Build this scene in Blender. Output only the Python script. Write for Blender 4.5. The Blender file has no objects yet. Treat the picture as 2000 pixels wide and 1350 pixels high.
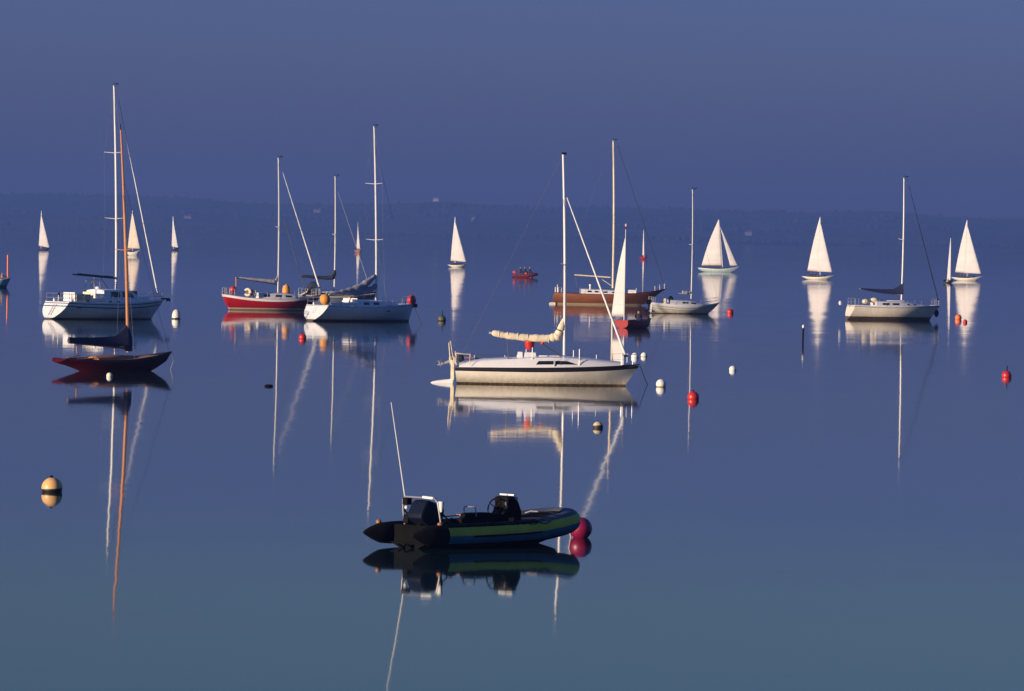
import bpy, math, random
from mathutils import Vector, Matrix
random.seed(7)
C = bpy.context.scene
COL = C.collection
R = math.radians

# ------------------------------------------------------------------ camera
F = 200.0 / 36.0 * 2000.0          # focal length in photo pixels
H = 7.0
ROLL = math.atan(0.0165)
PITCH = math.atan(213.0 * math.cos(ROLL) / F)
FW = Vector((0, math.cos(PITCH), -math.sin(PITCH)))
R0 = Vector((1, 0, 0)); U0 = R0.cross(FW)
RT = R0 * math.cos(ROLL) + U0 * math.sin(ROLL)
UP = U0 * math.cos(ROLL) - R0 * math.sin(ROLL)
CAMPOS = Vector((0, 0, H))
cam = bpy.data.cameras.new('camera'); camo = bpy.data.objects.new('camera', cam); COL.objects.link(camo)
M = Matrix((RT, UP, -FW)).transposed().to_4x4(); M.translation = CAMPOS
camo.matrix_world = M
cam.sensor_width = 36; cam.lens = 200; cam.clip_start = 1; cam.clip_end = 60000
C.camera = camo

# ------------------------------------------------------------------ light
SUN_EL = R(7.0)
PHI = R(33)                                   # sun stands to the left, a little behind the camera
sun_dir = Vector((-math.cos(PHI) * math.cos(SUN_EL), -math.sin(PHI) * math.cos(SUN_EL), math.sin(SUN_EL)))
w = bpy.data.worlds.new('World'); C.world = w; w.use_nodes = True
nt = w.node_tree; nt.nodes.clear()
sky = nt.nodes.new('ShaderNodeTexSky'); sky.sky_type = 'NISHITA'; sky.sun_disc = False
sky.sun_elevation = SUN_EL
sky.sun_rotation = math.atan2(sun_dir.x, sun_dir.y)
sky.air_density = 1.0; sky.dust_density = 0.3; sky.ozone_density = 3.0
mul = nt.nodes.new('ShaderNodeMix'); mul.data_type = 'RGBA'; mul.blend_type = 'MULTIPLY'
mul.inputs[0].default_value = 1
# dusk band: the air low over the sea is deeper blue, the sky clears and brightens with height
wtc = nt.nodes.new('ShaderNodeTexCoord'); wsp = nt.nodes.new('ShaderNodeSeparateXYZ'); nt.links.new(wtc.outputs['Generated'], wsp.inputs[0])
wcr = nt.nodes.new('ShaderNodeValToRGB'); wcr.color_ramp.interpolation = 'EASE'
SKY_TINT = [(0.0, (.34, .39, 1.40)), (.040, (.43, .50, 1.44)), (.072, (.62, .73, 1.12)), (.35, (.62, .88, 1.6)), (1.0, (.66, .94, 1.9))]
for i, (p_, c_) in enumerate(SKY_TINT):
    e_ = wcr.color_ramp.elements[i] if i < 2 else wcr.color_ramp.elements.new(p_)
    e_.position = p_; e_.color = (*c_, 1)
for i, (p_, c_) in enumerate(SKY_TINT):
    e_ = wcr.color_ramp.elements[i]; e_.position = p_; e_.color = (*c_, 1)
nt.links.new(wsp.outputs[2], wcr.inputs[0]); nt.links.new(wcr.outputs[0], mul.inputs[7])
bg = nt.nodes.new('ShaderNodeBackground'); bg.inputs[1].default_value = 0.056
wo = nt.nodes.new('ShaderNodeOutputWorld')
nt.links.new(sky.outputs[0], mul.inputs[6]); nt.links.new(mul.outputs[2], bg.inputs[0]); nt.links.new(bg.outputs[0], wo.inputs[0])
sl = bpy.data.lights.new('sun', 'SUN'); sl.energy = 5.0; sl.angle = R(0.5); sl.color = (1.0, 0.79, 0.58)
so = bpy.data.objects.new('sun', sl); COL.objects.link(so)
so.rotation_euler = sun_dir.to_track_quat('Z', 'Y').to_euler()
C.view_settings.view_transform = 'Standard'; C.view_settings.look = 'None'
C.view_settings.exposure = 0.7; C.view_settings.gamma = 1
C.render.engine = 'CYCLES'
C.cycles.use_denoising = True
C.cycles.max_bounces = 8; C.cycles.volume_bounces = 1
C.cycles.sample_clamp_indirect = 4.0

# ------------------------------------------------------------------ helpers
def ray(px, py): return FW + RT * ((px - 1000) / F) - UP * ((py - 675) / F)
def water_at(px, py):
    d = ray(px, py); t = -H / d.z
    return CAMPOS + d * t

def principled(name, col, rough=0.5, metal=0.0, coat=0.0, var=0.06, vscale=3.0, spec=0.5):
    m = bpy.data.materials.new(name); m.use_nodes = True
    n = m.node_tree.nodes; l = m.node_tree.links
    b = n['Principled BSDF']
    b.inputs['Roughness'].default_value = rough; b.inputs['Metallic'].default_value = metal
    b.inputs['Coat Weight'].default_value = coat; b.inputs['Specular IOR Level'].default_value = spec
    tc = n.new('ShaderNodeTexCoord'); no = n.new('ShaderNodeTexNoise'); no.inputs['Scale'].default_value = vscale
    no.inputs['Detail'].default_value = 5
    l.new(tc.outputs['Object'], no.inputs['Vector'])
    mr = n.new('ShaderNodeMapRange'); mr.inputs[1].default_value = 0.25; mr.inputs[2].default_value = 0.75
    mr.inputs[3].default_value = 1 - var; mr.inputs[4].default_value = 1 + var
    l.new(no.outputs['Fac'], mr.inputs[0])
    mx = n.new('ShaderNodeVectorMath'); mx.operation = 'SCALE'
    mx.inputs[0].default_value = col[:3]
    l.new(mr.outputs[0], mx.inputs['Scale']); l.new(mx.outputs[0], b.inputs['Base Color'])
    m['_v'] = 1
    return m

def banded(name, bands, rough=0.3, coat=0.0, axis=2, streak=0.08, scum_glow=0.0):
    """object-space paint bands: [(z_from, colour), ...] ascending, with grime streaks"""
    m = bpy.data.materials.new(name); m.use_nodes = True
    n = m.node_tree.nodes; l = m.node_tree.links; b = n['Principled BSDF']
    b.inputs['Roughness'].default_value = rough; b.inputs['Coat Weight'].default_value = coat
    tc = n.new('ShaderNodeTexCoord'); sp = n.new('ShaderNodeSeparateXYZ'); l.new(tc.outputs['Object'], sp.inputs[0])
    prev = None
    for i, (z, col) in enumerate(bands):
        rgb = n.new('ShaderNodeRGB'); rgb.outputs[0].default_value = (*col, 1)
        if prev is None: prev = rgb.outputs[0]; continue
        mr = n.new('ShaderNodeMapRange'); mr.inputs[1].default_value = z - 0.01; mr.inputs[2].default_value = z + 0.01
        l.new(sp.outputs[axis], mr.inputs[0])
        mx = n.new('ShaderNodeMix'); mx.data_type = 'RGBA'
        l.new(mr.outputs[0], mx.inputs[0]); l.new(prev, mx.inputs[6]); l.new(rgb.outputs[0], mx.inputs[7]); prev = mx.outputs[2]
    mp = n.new('ShaderNodeMapping'); mp.inputs['Scale'].default_value = (2.5, 2.5, 0.5); l.new(tc.outputs['Object'], mp.inputs[0])
    no = n.new('ShaderNodeTexNoise'); no.inputs['Scale'].default_value = 1.7; no.inputs['Detail'].default_value = 6; l.new(mp.outputs[0], no.inputs[0])
    mr = n.new('ShaderNodeMapRange'); mr.inputs[1].default_value = .3; mr.inputs[2].default_value = .75
    mr.inputs[3].default_value = 1; mr.inputs[4].default_value = 1 - streak * 2; l.new(no.outputs['Fac'], mr.inputs[0])
    vm = n.new('ShaderNodeVectorMath'); vm.operation = 'SCALE'; l.new(prev, vm.inputs[0]); l.new(mr.outputs[0], vm.inputs['Scale'])
    if scum_glow:  # waterline scum, with warm light thrown up by the water painted in
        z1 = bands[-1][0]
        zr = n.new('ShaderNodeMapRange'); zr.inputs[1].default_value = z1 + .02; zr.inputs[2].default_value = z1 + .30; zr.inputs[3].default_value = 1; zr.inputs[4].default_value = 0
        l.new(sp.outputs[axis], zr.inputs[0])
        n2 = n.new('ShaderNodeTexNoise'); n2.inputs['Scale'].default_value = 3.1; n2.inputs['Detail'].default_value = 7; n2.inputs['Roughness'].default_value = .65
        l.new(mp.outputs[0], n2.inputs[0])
        m2 = n.new('ShaderNodeMapRange'); m2.inputs[1].default_value = .35; m2.inputs[2].default_value = .7; m2.inputs[3].default_value = 0; m2.inputs[4].default_value = scum_glow; l.new(n2.outputs['Fac'], m2.inputs[0])
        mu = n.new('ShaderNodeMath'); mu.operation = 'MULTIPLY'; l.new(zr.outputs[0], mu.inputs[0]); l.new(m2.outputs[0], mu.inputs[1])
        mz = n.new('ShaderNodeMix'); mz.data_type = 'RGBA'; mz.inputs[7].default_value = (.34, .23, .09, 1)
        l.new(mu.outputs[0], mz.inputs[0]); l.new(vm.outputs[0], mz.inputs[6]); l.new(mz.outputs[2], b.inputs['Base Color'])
    else:
        l.new(vm.outputs[0], b.inputs['Base Color'])
    return m

def wood(name, c1, c2, rough=0.3, coat=0.5, scale=(0.6, 6, 14)):
    m = bpy.data.materials.new(name); m.use_nodes = True
    n = m.node_tree.nodes; l = m.node_tree.links; b = n['Principled BSDF']
    b.inputs['Roughness'].default_value = rough; b.inputs['Coat Weight'].default_value = coat
    tc = n.new('ShaderNodeTexCoord'); mp = n.new('ShaderNodeMapping'); mp.inputs['Scale'].default_value = scale
    l.new(tc.outputs['Object'], mp.inputs[0])
    no = n.new('ShaderNodeTexNoise'); no.inputs['Scale'].default_value = 2; no.inputs['Detail'].default_value = 8; l.new(mp.outputs[0], no.inputs[0])
    cr = n.new('ShaderNodeValToRGB'); cr.color_ramp.elements[0].color = (*c1, 1); cr.color_ramp.elements[1].color = (*c2, 1)
    cr.color_ramp.elements[0].position = .3; cr.color_ramp.elements[1].position = .7
    l.new(no.outputs['Fac'], cr.inputs[0]); l.new(cr.outputs[0], b.inputs['Base Color'])
    return m

def sailcloth(name, col):
    m = bpy.data.materials.new(name); m.use_nodes = True
    n = m.node_tree.nodes; l = m.node_tree.links; b = n['Principled BSDF']
    b.inputs['Roughness'].default_value = .6; b.inputs['Specular IOR Level'].default_value = .2
    tc = n.new('ShaderNodeTexCoord'); sp = n.new('ShaderNodeSeparateXYZ'); l.new(tc.outputs['Object'], sp.inputs[0])
    wv = n.new('ShaderNodeMath'); wv.operation = 'MULTIPLY'; wv.inputs[1].default_value = 1.1; l.new(sp.outputs[2], wv.inputs[0])
    fr = n.new('ShaderNodeMath'); fr.operation = 'FRACT'; l.new(wv.outputs[0], fr.inputs[0])
    lt = n.new('ShaderNodeMath'); lt.operation = 'LESS_THAN'; lt.inputs[1].default_value = .05; l.new(fr.outputs[0], lt.inputs[0])
    no = n.new('ShaderNodeTexNoise'); no.inputs['Scale'].default_value = .6; no.inputs['Detail'].default_value = 4; l.new(tc.outputs['Object'], no.inputs[0])
    mr = n.new('ShaderNodeMapRange'); mr.inputs[1].default_value = .3; mr.inputs[2].default_value = .7; mr.inputs[3].default_value = .90; mr.inputs[4].default_value = 1.04
    l.new(no.outputs['Fac'], mr.inputs[0])
    sc = n.new('ShaderNodeMath'); sc.operation = 'MULTIPLY_ADD'; sc.inputs[1].default_value = -.12; l.new(lt.outputs[0], sc.inputs[0]); l.new(mr.outputs[0], sc.inputs[2])
    vm = n.new('ShaderNodeVectorMath'); vm.operation = 'SCALE'; vm.inputs[0].default_value = col; l.new(sc.outputs[0], vm.inputs['Scale'])
    l.new(vm.outputs[0], b.inputs['Base Color'])
    tr = n.new('ShaderNodeBsdfTranslucent'); l.new(vm.outputs[0], tr.inputs[0])
    ms = n.new('ShaderNodeMixShader'); ms.inputs[0].default_value = .22
    l.new(b.outputs[0], ms.inputs[1]); l.new(tr.outputs[0], ms.inputs[2]); l.new(ms.outputs[0], n['Material Output'].inputs[0])
    return m

WHITE = (0.74, 0.74, 0.73)
MT = dict(
    white=principled('white_gelcoat', WHITE, .28, coat=.3, var=.04, vscale=1.5),
    deck=principled('deck_paint', (.62, .64, .66), .6, var=.06),
    cream=principled('cream_canvas', (.70, .60, .42), .85, var=.18, vscale=7),
    navy=principled('navy_canvas', (.007, .012, .050), .8, var=.2, vscale=6),
    slate=principled('slate_canvas', (.015, .024, .04), .8, var=.2, vscale=6),
    greysail=principled('grey_furled_sailcloth', (.26, .26, .31), .8, var=.2, vscale=5),
    alu=principled('anodised_aluminium', (.62, .62, .62), .38, metal=.25, var=.04),
    steel=principled('stainless_steel', (.34, .34, .35), .4, metal=.5, var=.04),
    wire=principled('rigging_wire', (.09, .09, .11), .5, metal=.2, var=.03),
    matt=principled('matt_black', (.006, .006, .006), .95, var=.3, spec=.03),
    black=principled('black_rubber', (.006, .005, .005), .7, var=.3, spec=.06),
    blackpaint=principled('black_stripe_paint', (.015, .012, .013), .35, coat=.2, var=.1),
    bluestripe=principled('blue_stripe_paint', (.02, .05, .11), .35, coat=.2, var=.1),
    glass=principled('smoked_glass', (.012, .014, .018), .12, var=.05, coat=.4),
    red=principled('red_plastic', (.48, .022, .018), .4, var=.12, vscale=6),
    orange=principled('orange_plastic', (.75, .16, .03), .45, var=.12, vscale=6),
    yellow=principled('yellow_cover', (.62, .26, .03), .6, var=.1, vscale=6),
    pinkred=principled('crimson_vinyl', (.20, .006, .045), .4, var=.15, vscale=4),
    tan=principled('tan_wood', (.34, .14, .05), .4, var=.2, vscale=6),
    rope=principled('pale_rope', (.50, .48, .44), .8, var=.1),
    chain=principled('dark_chain', (.06, .06, .07), .6, metal=.4, var=.2),
    tubeblack=principled('black_hypalon', (.006, .006, .007), .7, var=.3, spec=.06),
    tubegrey=principled('grey_hypalon', (.07, .075, .10), .6, var=.15),
    tubegreen=principled('lime_hypalon', (.48, .46, .06), .65, var=.2, spec=.15),
    tubeblue=principled('blue_hypalon', (.03, .12, .19), .6, var=.2, spec=.2),
    cowl=principled('navy_engine_paint', (.004, .007, .020), .5, var=.2, spec=.15),
    varnish=wood('varnished_spruce', (.40, .15, .045), (.55, .24, .08)),
    mahog=wood('red_mahogany', (.035, .004, .003), (.06, .006, .005), .5, .0),
    teak=wood('teak_deck', (.30, .17, .09), (.40, .24, .13), .7, 0),
    sail=sailcloth('white_sailcloth', (.73, .70, .69)),
    sailcream=sailcloth('cream_sailcloth', (.74, .66, .54)),
)

class MB:
    def __init__(s): s.v = []; s.f = []; s.m = []
    def add(s, vs, fs, mi=0):
        o = len(s.v); s.v += [tuple(x) for x in vs]
        s.f += [tuple(i + o for i in f) for f in fs]
        s.m += [mi] * len(fs) if isinstance(mi, int) else list(mi)
        return s
    def box(s, c, d, mi=0, taper=1.0, rot=0.0):
        vs = []
        for z in (-.5, .5):
            k = 1 if z < 0 else taper
            for x, y in ((-.5, -.5), (.5, -.5), (.5, .5), (-.5, .5)):
                X, Y = x * d[0] * k, y * d[1] * k
                vs.append((c[0] + X * math.cos(rot) - Y * math.sin(rot), c[1] + X * math.sin(rot) + Y * math.cos(rot), c[2] + z * d[2]))
        return s.add(vs, [(3, 2, 1, 0), (4, 5, 6, 7), (0, 1, 5, 4), (1, 2, 6, 5), (2, 3, 7, 6), (3, 0, 4, 7)], mi)
    def tube(s, pts, r, n=8, mi=0, cap=True, fl=None, matf=None):
        """sweep a ring along pts; r scalar or list; fl = (a, b) flattening of the ring"""
        P = [Vector(p) for p in pts]; k = len(P)
        rs = r if isinstance(r, (list, tuple)) else [r] * k
        vs = []; fs = []; ms = []
        for i in range(k):
            t = (P[min(i + 1, k - 1)] - P[max(i - 1, 0)])
            t = t.normalized() if t.length > 1e-9 else Vector((0, 0, 1))
            ref = Vector((0, 0, 1)) if abs(t.z) < .92 else Vector((1, 0, 0))
            a = t.cross(ref).normalized(); b = a.cross(t).normalized()   # b points roughly up
            for j in range(n):
                an = 2 * math.pi * j / n
                ca, cb = math.cos(an) * rs[i], math.sin(an) * rs[i]
                if fl: ca *= fl[0]; cb *= fl[1]
                vs.append(P[i] + a * ca + b * cb)
        for i in range(k - 1):
            for j in range(n):
                fs.append((i * n + j, i * n + (j + 1) % n, (i + 1) * n + (j + 1) % n, (i + 1) * n + j))
                ms.append(matf(i, j) if matf else mi)
        if cap:
            fs.append(tuple(range(n - 1, -1, -1))); ms.append(matf(0, -1) if matf else mi)
            fs.append(tuple((k - 1) * n + j for j in range(n))); ms.append(matf(k - 2, -1) if matf else mi)
        return s.add(vs, fs, ms)
    def lathe(s, prof, c=(0, 0, 0), n=24, mi=0, matf=None):
        vs = []; fs = []; ms = []
        for (r, z) in prof:
            for j in range(n):
                a = 2 * math.pi * j / n; vs.append((c[0] + r * math.cos(a), c[1] + r * math.sin(a), c[2] + z))
        for i in range(len(prof) - 1):
            for j in range(n):
                fs.append((i * n + j, i * n + (j + 1) % n, (i + 1) * n + (j + 1) % n, (i + 1) * n + j)); ms.append(matf(i) if matf else mi)
        fs.append(tuple(range(n - 1, -1, -1))); ms.append(matf(0) if matf else mi)
        k = (len(prof) - 1) * n
        fs.append(tuple(k + j for j in range(n))); ms.append(matf(len(prof) - 2) if matf else mi)
        return s.add(vs, fs, ms)
    def ball(s, c, r, n=20, m=12, sc=(1, 1, 1), mi=0, matf=None):
        prof = [(max(1e-4, r * math.sin(math.pi * i / m)) * sc[0], -r * math.cos(math.pi * i / m) * sc[2]) for i in range(m + 1)]
        return s.lathe(prof, c, n, mi, matf)
    def prism(s, poly, axis_y0, axis_y1, mi=0):
        """poly in x,z; extruded between two y values"""
        n = len(poly); vs = [(x, axis_y0, z) for x, z in poly] + [(x, axis_y1, z) for x, z in poly]
        fs = [tuple(range(n)), tuple(range(2 * n - 1, n - 1, -1))] + [((i + 1) % n, i, n + i, n + (i + 1) % n) for i in range(n)]
        return s.add(vs, fs, mi)
    def build(s, name, mats, parent=None, smooth=True, ang=35, bevel=0, kind=None, label=None):
        me = bpy.data.meshes.new(name); me.from_pydata(s.v, [], s.f)
        if not isinstance(mats, (list, tuple)): mats = [mats]
        for m in mats: me.materials.append(MT[m] if isinstance(m, str) else m)
        me.polygons.foreach_set('material_index', s.m)
        if smooth:
            me.polygons.foreach_set('use_smooth', [True] * len(me.polygons)); me.set_sharp_from_angle(angle=R(ang))
        me.update()
        o = bpy.data.objects.new(name, me); COL.objects.link(o)
        if parent: o.parent = parent
        if bevel:
            bv = o.modifiers.new('bevel', 'BEVEL'); bv.width = bevel; bv.segments = 2; bv.limit_method = 'ANGLE'; bv.angle_limit = R(35)
        if kind: o['kind'] = kind
        if label: o['label'] = label
        return o

def interp(pts, t):
    """smooth interpolation through [(t, v), ...]"""
    if t <= pts[0][0]: return pts[0][1]
    if t >= pts[-1][0]: return pts[-1][1]
    for i in range(len(pts) - 1):
        if t <= pts[i + 1][0]:
            x0, y0 = pts[i]; x1, y1 = pts[i + 1]
            def sl(j):
                if j <= 0: return (pts[1][1] - pts[0][1]) / (pts[1][0] - pts[0][0])
                if j >= len(pts) - 1: return (pts[-1][1] - pts[-2][1]) / (pts[-1][0] - pts[-2][0])
                return (pts[j + 1][1] - pts[j - 1][1]) / (pts[j + 1][0] - pts[j - 1][0])
            h = x1 - x0; u = (t - x0) / h; a, b = sl(i) * h, sl(i + 1) * h
            return (2*u**3-3*u*u+1)*y0 + (u**3-2*u*u+u)*a + (-2*u**3+3*u*u)*y1 + (u**3-u*u)*b

def lin(pts, t):
    if t <= pts[0][0]: return pts[0][1]
    for (a, va), (b, vb) in zip(pts, pts[1:]):
        if t <= b: return va + (vb - va) * (t - a) / (b - a)
    return pts[-1][1]

def thing(name, label, cat, loc, rz=0.0, group=None):
    o = bpy.data.objects.new(name, None); COL.objects.link(o); o.empty_display_size = .5
    o.location = loc; o.rotation_euler = (0, 0, rz); o['label'] = label; o['category'] = cat
    if group: o['group'] = group
    return o
def tag(o, label, cat, group=None):
    o['label'] = label; o['category'] = cat
    if group: o['group'] = group
    return o

# ------------------------------------------------------------------ the setting
def water_material():
    m = bpy.data.materials.new('calm_estuary_water'); m.use_nodes = True
    n = m.node_tree.nodes; l = m.node_tree.links; b = n['Principled BSDF']
    b.inputs['Base Color'].default_value = (.012, .032, .040, 1)
    b.inputs['IOR'].default_value = 1.333
    geo = n.new('ShaderNodeNewGeometry')
    tot = None
    # (scale along x, scale along y, slope amplitude)
    for sx, sy, amp, det in ((.030, .035, .0020, 1), (.13, .17, .0022, 1), (.45, .6, .0026, 2), (2.0, 2.9, .0026, 2)):
        mp = n.new('ShaderNodeMapping'); mp.inputs['Scale'].default_value = (sx, sy, 1); l.new(geo.outputs['Position'], mp.inputs[0])
        no = n.new('ShaderNodeTexNoise'); no.inputs['Scale'].default_value = 1; no.inputs['Detail'].default_value = det; l.new(mp.outputs[0], no.inputs[0])
        sub = n.new('ShaderNodeVectorMath'); sub.operation = 'SUBTRACT'; sub.inputs[1].default_value = (.5, .5, .5); l.new(no.outputs['Color'], sub.inputs[0])
        sc = n.new('ShaderNodeVectorMath'); sc.operation = 'MULTIPLY'; sc.inputs[1].default_value = (amp * 2, amp * 2, 0); l.new(sub.outputs[0], sc.inputs[0])
        if tot is None: tot = sc.outputs[0]
        else:
            ad = n.new('ShaderNodeVectorMath'); ad.operation = 'ADD'; l.new(tot, ad.inputs[0]); l.new(sc.outputs[0], ad.inputs[1]); tot = ad.outputs[0]
    # breaths of air: patches where the ripples are a little stronger
    mp = n.new('ShaderNodeMapping'); mp.inputs['Scale'].default_value = (.004, .0016, 1); l.new(geo.outputs['Position'], mp.inputs[0])
    no = n.new('ShaderNodeTexNoise'); no.inputs['Scale'].default_value = 1; no.inputs['Detail'].default_value = 3; l.new(mp.outputs[0], no.inputs[0])
    mr = n.new('ShaderNodeMapRange'); mr.inputs[1].default_value = .35; mr.inputs[2].default_value = .7; mr.inputs[3].default_value = .40; mr.inputs[4].default_value = 1.8
    l.new(no.outputs['Fac'], mr.inputs[0])
    s2 = n.new('ShaderNodeVectorMath'); s2.operation = 'SCALE'; l.new(tot, s2.inputs[0]); l.new(mr.outputs[0], s2.inputs['Scale'])
    ad = n.new('ShaderNodeVectorMath'); ad.operation = 'ADD'; ad.inputs[1].default_value = (0, 0, 1); l.new(s2.outputs[0], ad.inputs[0])
    nm = n.new('ShaderNodeVectorMath'); nm.operation = 'NORMALIZE'; l.new(ad.outputs[0], nm.inputs[0])
    l.new(nm.outputs[0], b.inputs['Normal'])
    rr = n.new('ShaderNodeMapRange'); rr.inputs[1].default_value = .35; rr.inputs[2].default_value = .7; rr.inputs[3].default_value = .03; rr.inputs[4].default_value = .055
    l.new(no.outputs['Fac'], rr.inputs[0]); l.new(rr.outputs[0], b.inputs['Roughness'])
    return m
mb = MB()
ys = [-300, 60, 200, 400, 800, 1600, 3200, 6400, 9400, 12400]; xs = [-6000, -2000, -500, 0, 500, 2000, 6000]
vs = [(x, y, 0) for y in ys for x in xs]; nx = len(xs)
mb.add(vs, [(j*nx+i, j*nx+i+1, (j+1)*nx+i+1, (j+1)*nx+i) for j in range(len(ys)-1) for i in range(nx-1)])
mb.build('water', water_material(), smooth=False, kind='structure')

def hill_material():
    m = bpy.data.materials.new('distant_fields'); m.use_nodes = True
    n = m.node_tree.nodes; l = m.node_tree.links; b = n['Principled BSDF']; b.inputs['Roughness'].default_value = .95
    b.inputs['Specular IOR Level'].default_value = .1
    geo = n.new('ShaderNodeNewGeometry'); mp = n.new('ShaderNodeMapping'); mp.inputs['Scale'].default_value = (.006, .0025, .006); l.new(geo.outputs['Position'], mp.inputs[0])
    vo = n.new('ShaderNodeTexVoronoi'); vo.inputs['Scale'].default_value = 1; l.new(mp.outputs[0], vo.inputs[0])
    cr = n.new('ShaderNodeValToRGB'); e = cr.color_ramp.elements
    e[0].position = 0; e[0].color = (.035, .055, .022, 1); e[1].position = 1; e[1].color = (.075, .09, .035, 1)
    x = e.new(.45); x.color = (.05, .075, .025, 1); x = e.new(.7); x.color = (.085, .085, .04, 1)
    l.new(vo.outputs['Color'], cr.inputs[0])
    ve = n.new('ShaderNodeTexVoronoi'); ve.feature = 'DISTANCE_TO_EDGE'; l.new(mp.outputs[0], ve.inputs[0])
    lt = n.new('ShaderNodeMath'); lt.operation = 'LESS_THAN'; lt.inputs[1].default_value = .04; l.new(ve.outputs[0], lt.inputs[0])
    mx = n.new('ShaderNodeMix'); mx.data_type = 'RGBA'; mx.inputs[7].default_value = (.018, .028, .012, 1)
    l.new(lt.outputs[0], mx.inputs[0]); l.new(cr.outputs[0], mx.inputs[6]); l.new(mx.outputs[2], b.inputs['Base Color'])
    return m
SIL = [(0, 380), (100, 380), (200, 381), (300, 384), (400, 390), (450, 396), (600, 399), (700, 399), (800, 396), (850, 393),
       (900, 397), (1000, 401), (1080, 407), (1150, 404), (1250, 406), (1400, 411), (1500, 414), (1620, 413), (1700, 411),
       (1770, 414), (1850, 424), (2000, 430)]
RIDGE_Y = 11400.0
def ridge_h(X):
    px = 1000 + X * F / RIDGE_Y
    if -300 < px < 2300:
        p = min(max(px, 0), 2000); y = interp(SIL, p)
        d = ray(p, y); h = H + RIDGE_Y * d.z / d.y
        if px < 0: h += (px) * -.01
        if px > 2000: h -= (px - 2000) * .01
        return h
    return (62 if px < 0 else 48) + 10 * math.sin(X / 700.0) + (3 if px < 0 else 0)
def hill_z(X, Y):
    t = (Y - 9650) / (RIDGE_Y - 9650)
    h = ridge_h(X)
    wob = 5 * math.sin(X / 260.0 + 1.3) + 3.5 * math.sin(X / 97.0 + Y / 400.0) + 4 * math.sin(Y / 190.0 + X / 520.0)
    if t <= 0: return -3
    if t <= 1:
        s = interp([(0, 0.02), (.08, .09), (.2, .28), (.45, .50), (.7, .72), (1, 1)], t)
        return h * s + wob * math.sin(math.pi * min(1, t)) * .8
    return h - (t - 1) * 60
mb = MB(); NX, NY = 220, 30
xs = [-5500 + 11000 * i / NX for i in range(NX + 1)]; ys = [9600 + 2600 * j / NY for j in range(NY + 1)]
mb.add([(x, y + 60 * math.sin(x / 330.0) * (1 - j / NY), hill_z(x, y)) for j, y in enumerate(ys) for x in xs],
       [(j*(NX+1)+i, j*(NX+1)+i+1, (j+1)*(NX+1)+i+1, (j+1)*(NX+1)+i) for j in range(NY) for i in range(NX)])
mb.build('hills', hill_material(), kind='structure')
# far woods and hedgerow trees, one mass seen from ten kilometres
mb = MB(); rnd = random.Random(3)
def crown(x, y, r):
    z0 = hill_z(x, y) - 1
    pts = [(max(.05, math.sin(math.pi * i / 4)) * r * (1 + .3 * rnd.random()), r * .9 * (1 - math.cos(math.pi * i / 4)) * (.9 + .2 * rnd.random())) for i in range(5)]
    mb.lathe(pts, (x, y, z0), 7)
for c in range(46):
    cx = rnd.uniform(-1300, 1300); cy = RIDGE_Y + rnd.uniform(-60, 30)
    for k in range(rnd.randint(3, 16)): crown(cx + rnd.gauss(0, 30), cy + rnd.gauss(0, 20), rnd.uniform(1.5, 3.6))
for c in range(60):
    cx = rnd.uniform(-1300, 1300); cy = rnd.uniform(9720, 11100); dx = rnd.uniform(40, 200)
    for k in range(rnd.randint(6, 24)): crown(cx + dx * rnd.random(), cy + rnd.gauss(0, 12), rnd.uniform(2.5, 5.5))
for k in range(500): crown(rnd.uniform(-1400, 1400), rnd.uniform(9690, 9760), rnd.uniform(2, 5))
mb.build('distant_woods', principled('dark_woodland', (.012, .017, .009), .95, var=.15, vscale=.05), kind='stuff')
# houses on the far hillside
def house(px, py, Y, wdt, label, wall=(.48, .46, .44)):
    d = ray(px, py); X = d.x / d.y * Y
    t = thing('farmhouse', label, 'house', (X, Y, hill_z(X, Y) - .5), rnd.uniform(-.3, .3), 'houses on the far hillside')
    mb = MB(); mb.box((0, 0, 3), (wdt, 7, 6)); mb.prism([(-wdt/2, 6), (-wdt/2, 6.01), (wdt/2, 6.01), (wdt/2, 6)], -3.4, 3.4); mb.build('wall', principled('rendered_wall', wall, .9, spec=.1), t, False)
    a = wdt / 2 + .3
    mb = MB(); mb.add([(-a, -3.9, 5.9), (a, -3.9, 5.9), (a, 3.9, 5.9), (-a, 3.9, 5.9), (-a, 0, 9), (a, 0, 9)],
                      [(0, 1, 5, 4), (2, 3, 4, 5), (0, 4, 3), (1, 2, 5), (3, 2, 1, 0)])
    rf = mb.build('roof', principled('slate_roof', (.10, .10, .11), .7), t, False)
    MB().box((wdt * .35, 0, 9.3), (1, 1, 2)).build('chimney', principled('chimney_render', (.5, .45, .4), .8), rf, False)
    for i in range(3): MB().box((-wdt/2 + wdt * (i + .5) / 3, -3.53, 3.2), (1.1, .08, 1.5)).build('window', 'glass', t, False)
house(852, 393, 11400, 12, 'white farmhouse on the crest of the far hills among low trees')
house(366, 442, 10250, 13, 'pale farmhouse low on the far hillside right of the two-masted cluster', (.3, .27, .26))
house(925, 437, 10350, 6, 'tiny pale cottage on the far slope above the single white sail')
house(620, 414, 10900, 14, 'low grey farm building on the far slope between the bare masts', (.22, .2, .2))
house(1462, 459, 9950, 12, 'pale farm shed near the far shore right of the green hulled sailboat', (.26, .24, .24))
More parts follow.
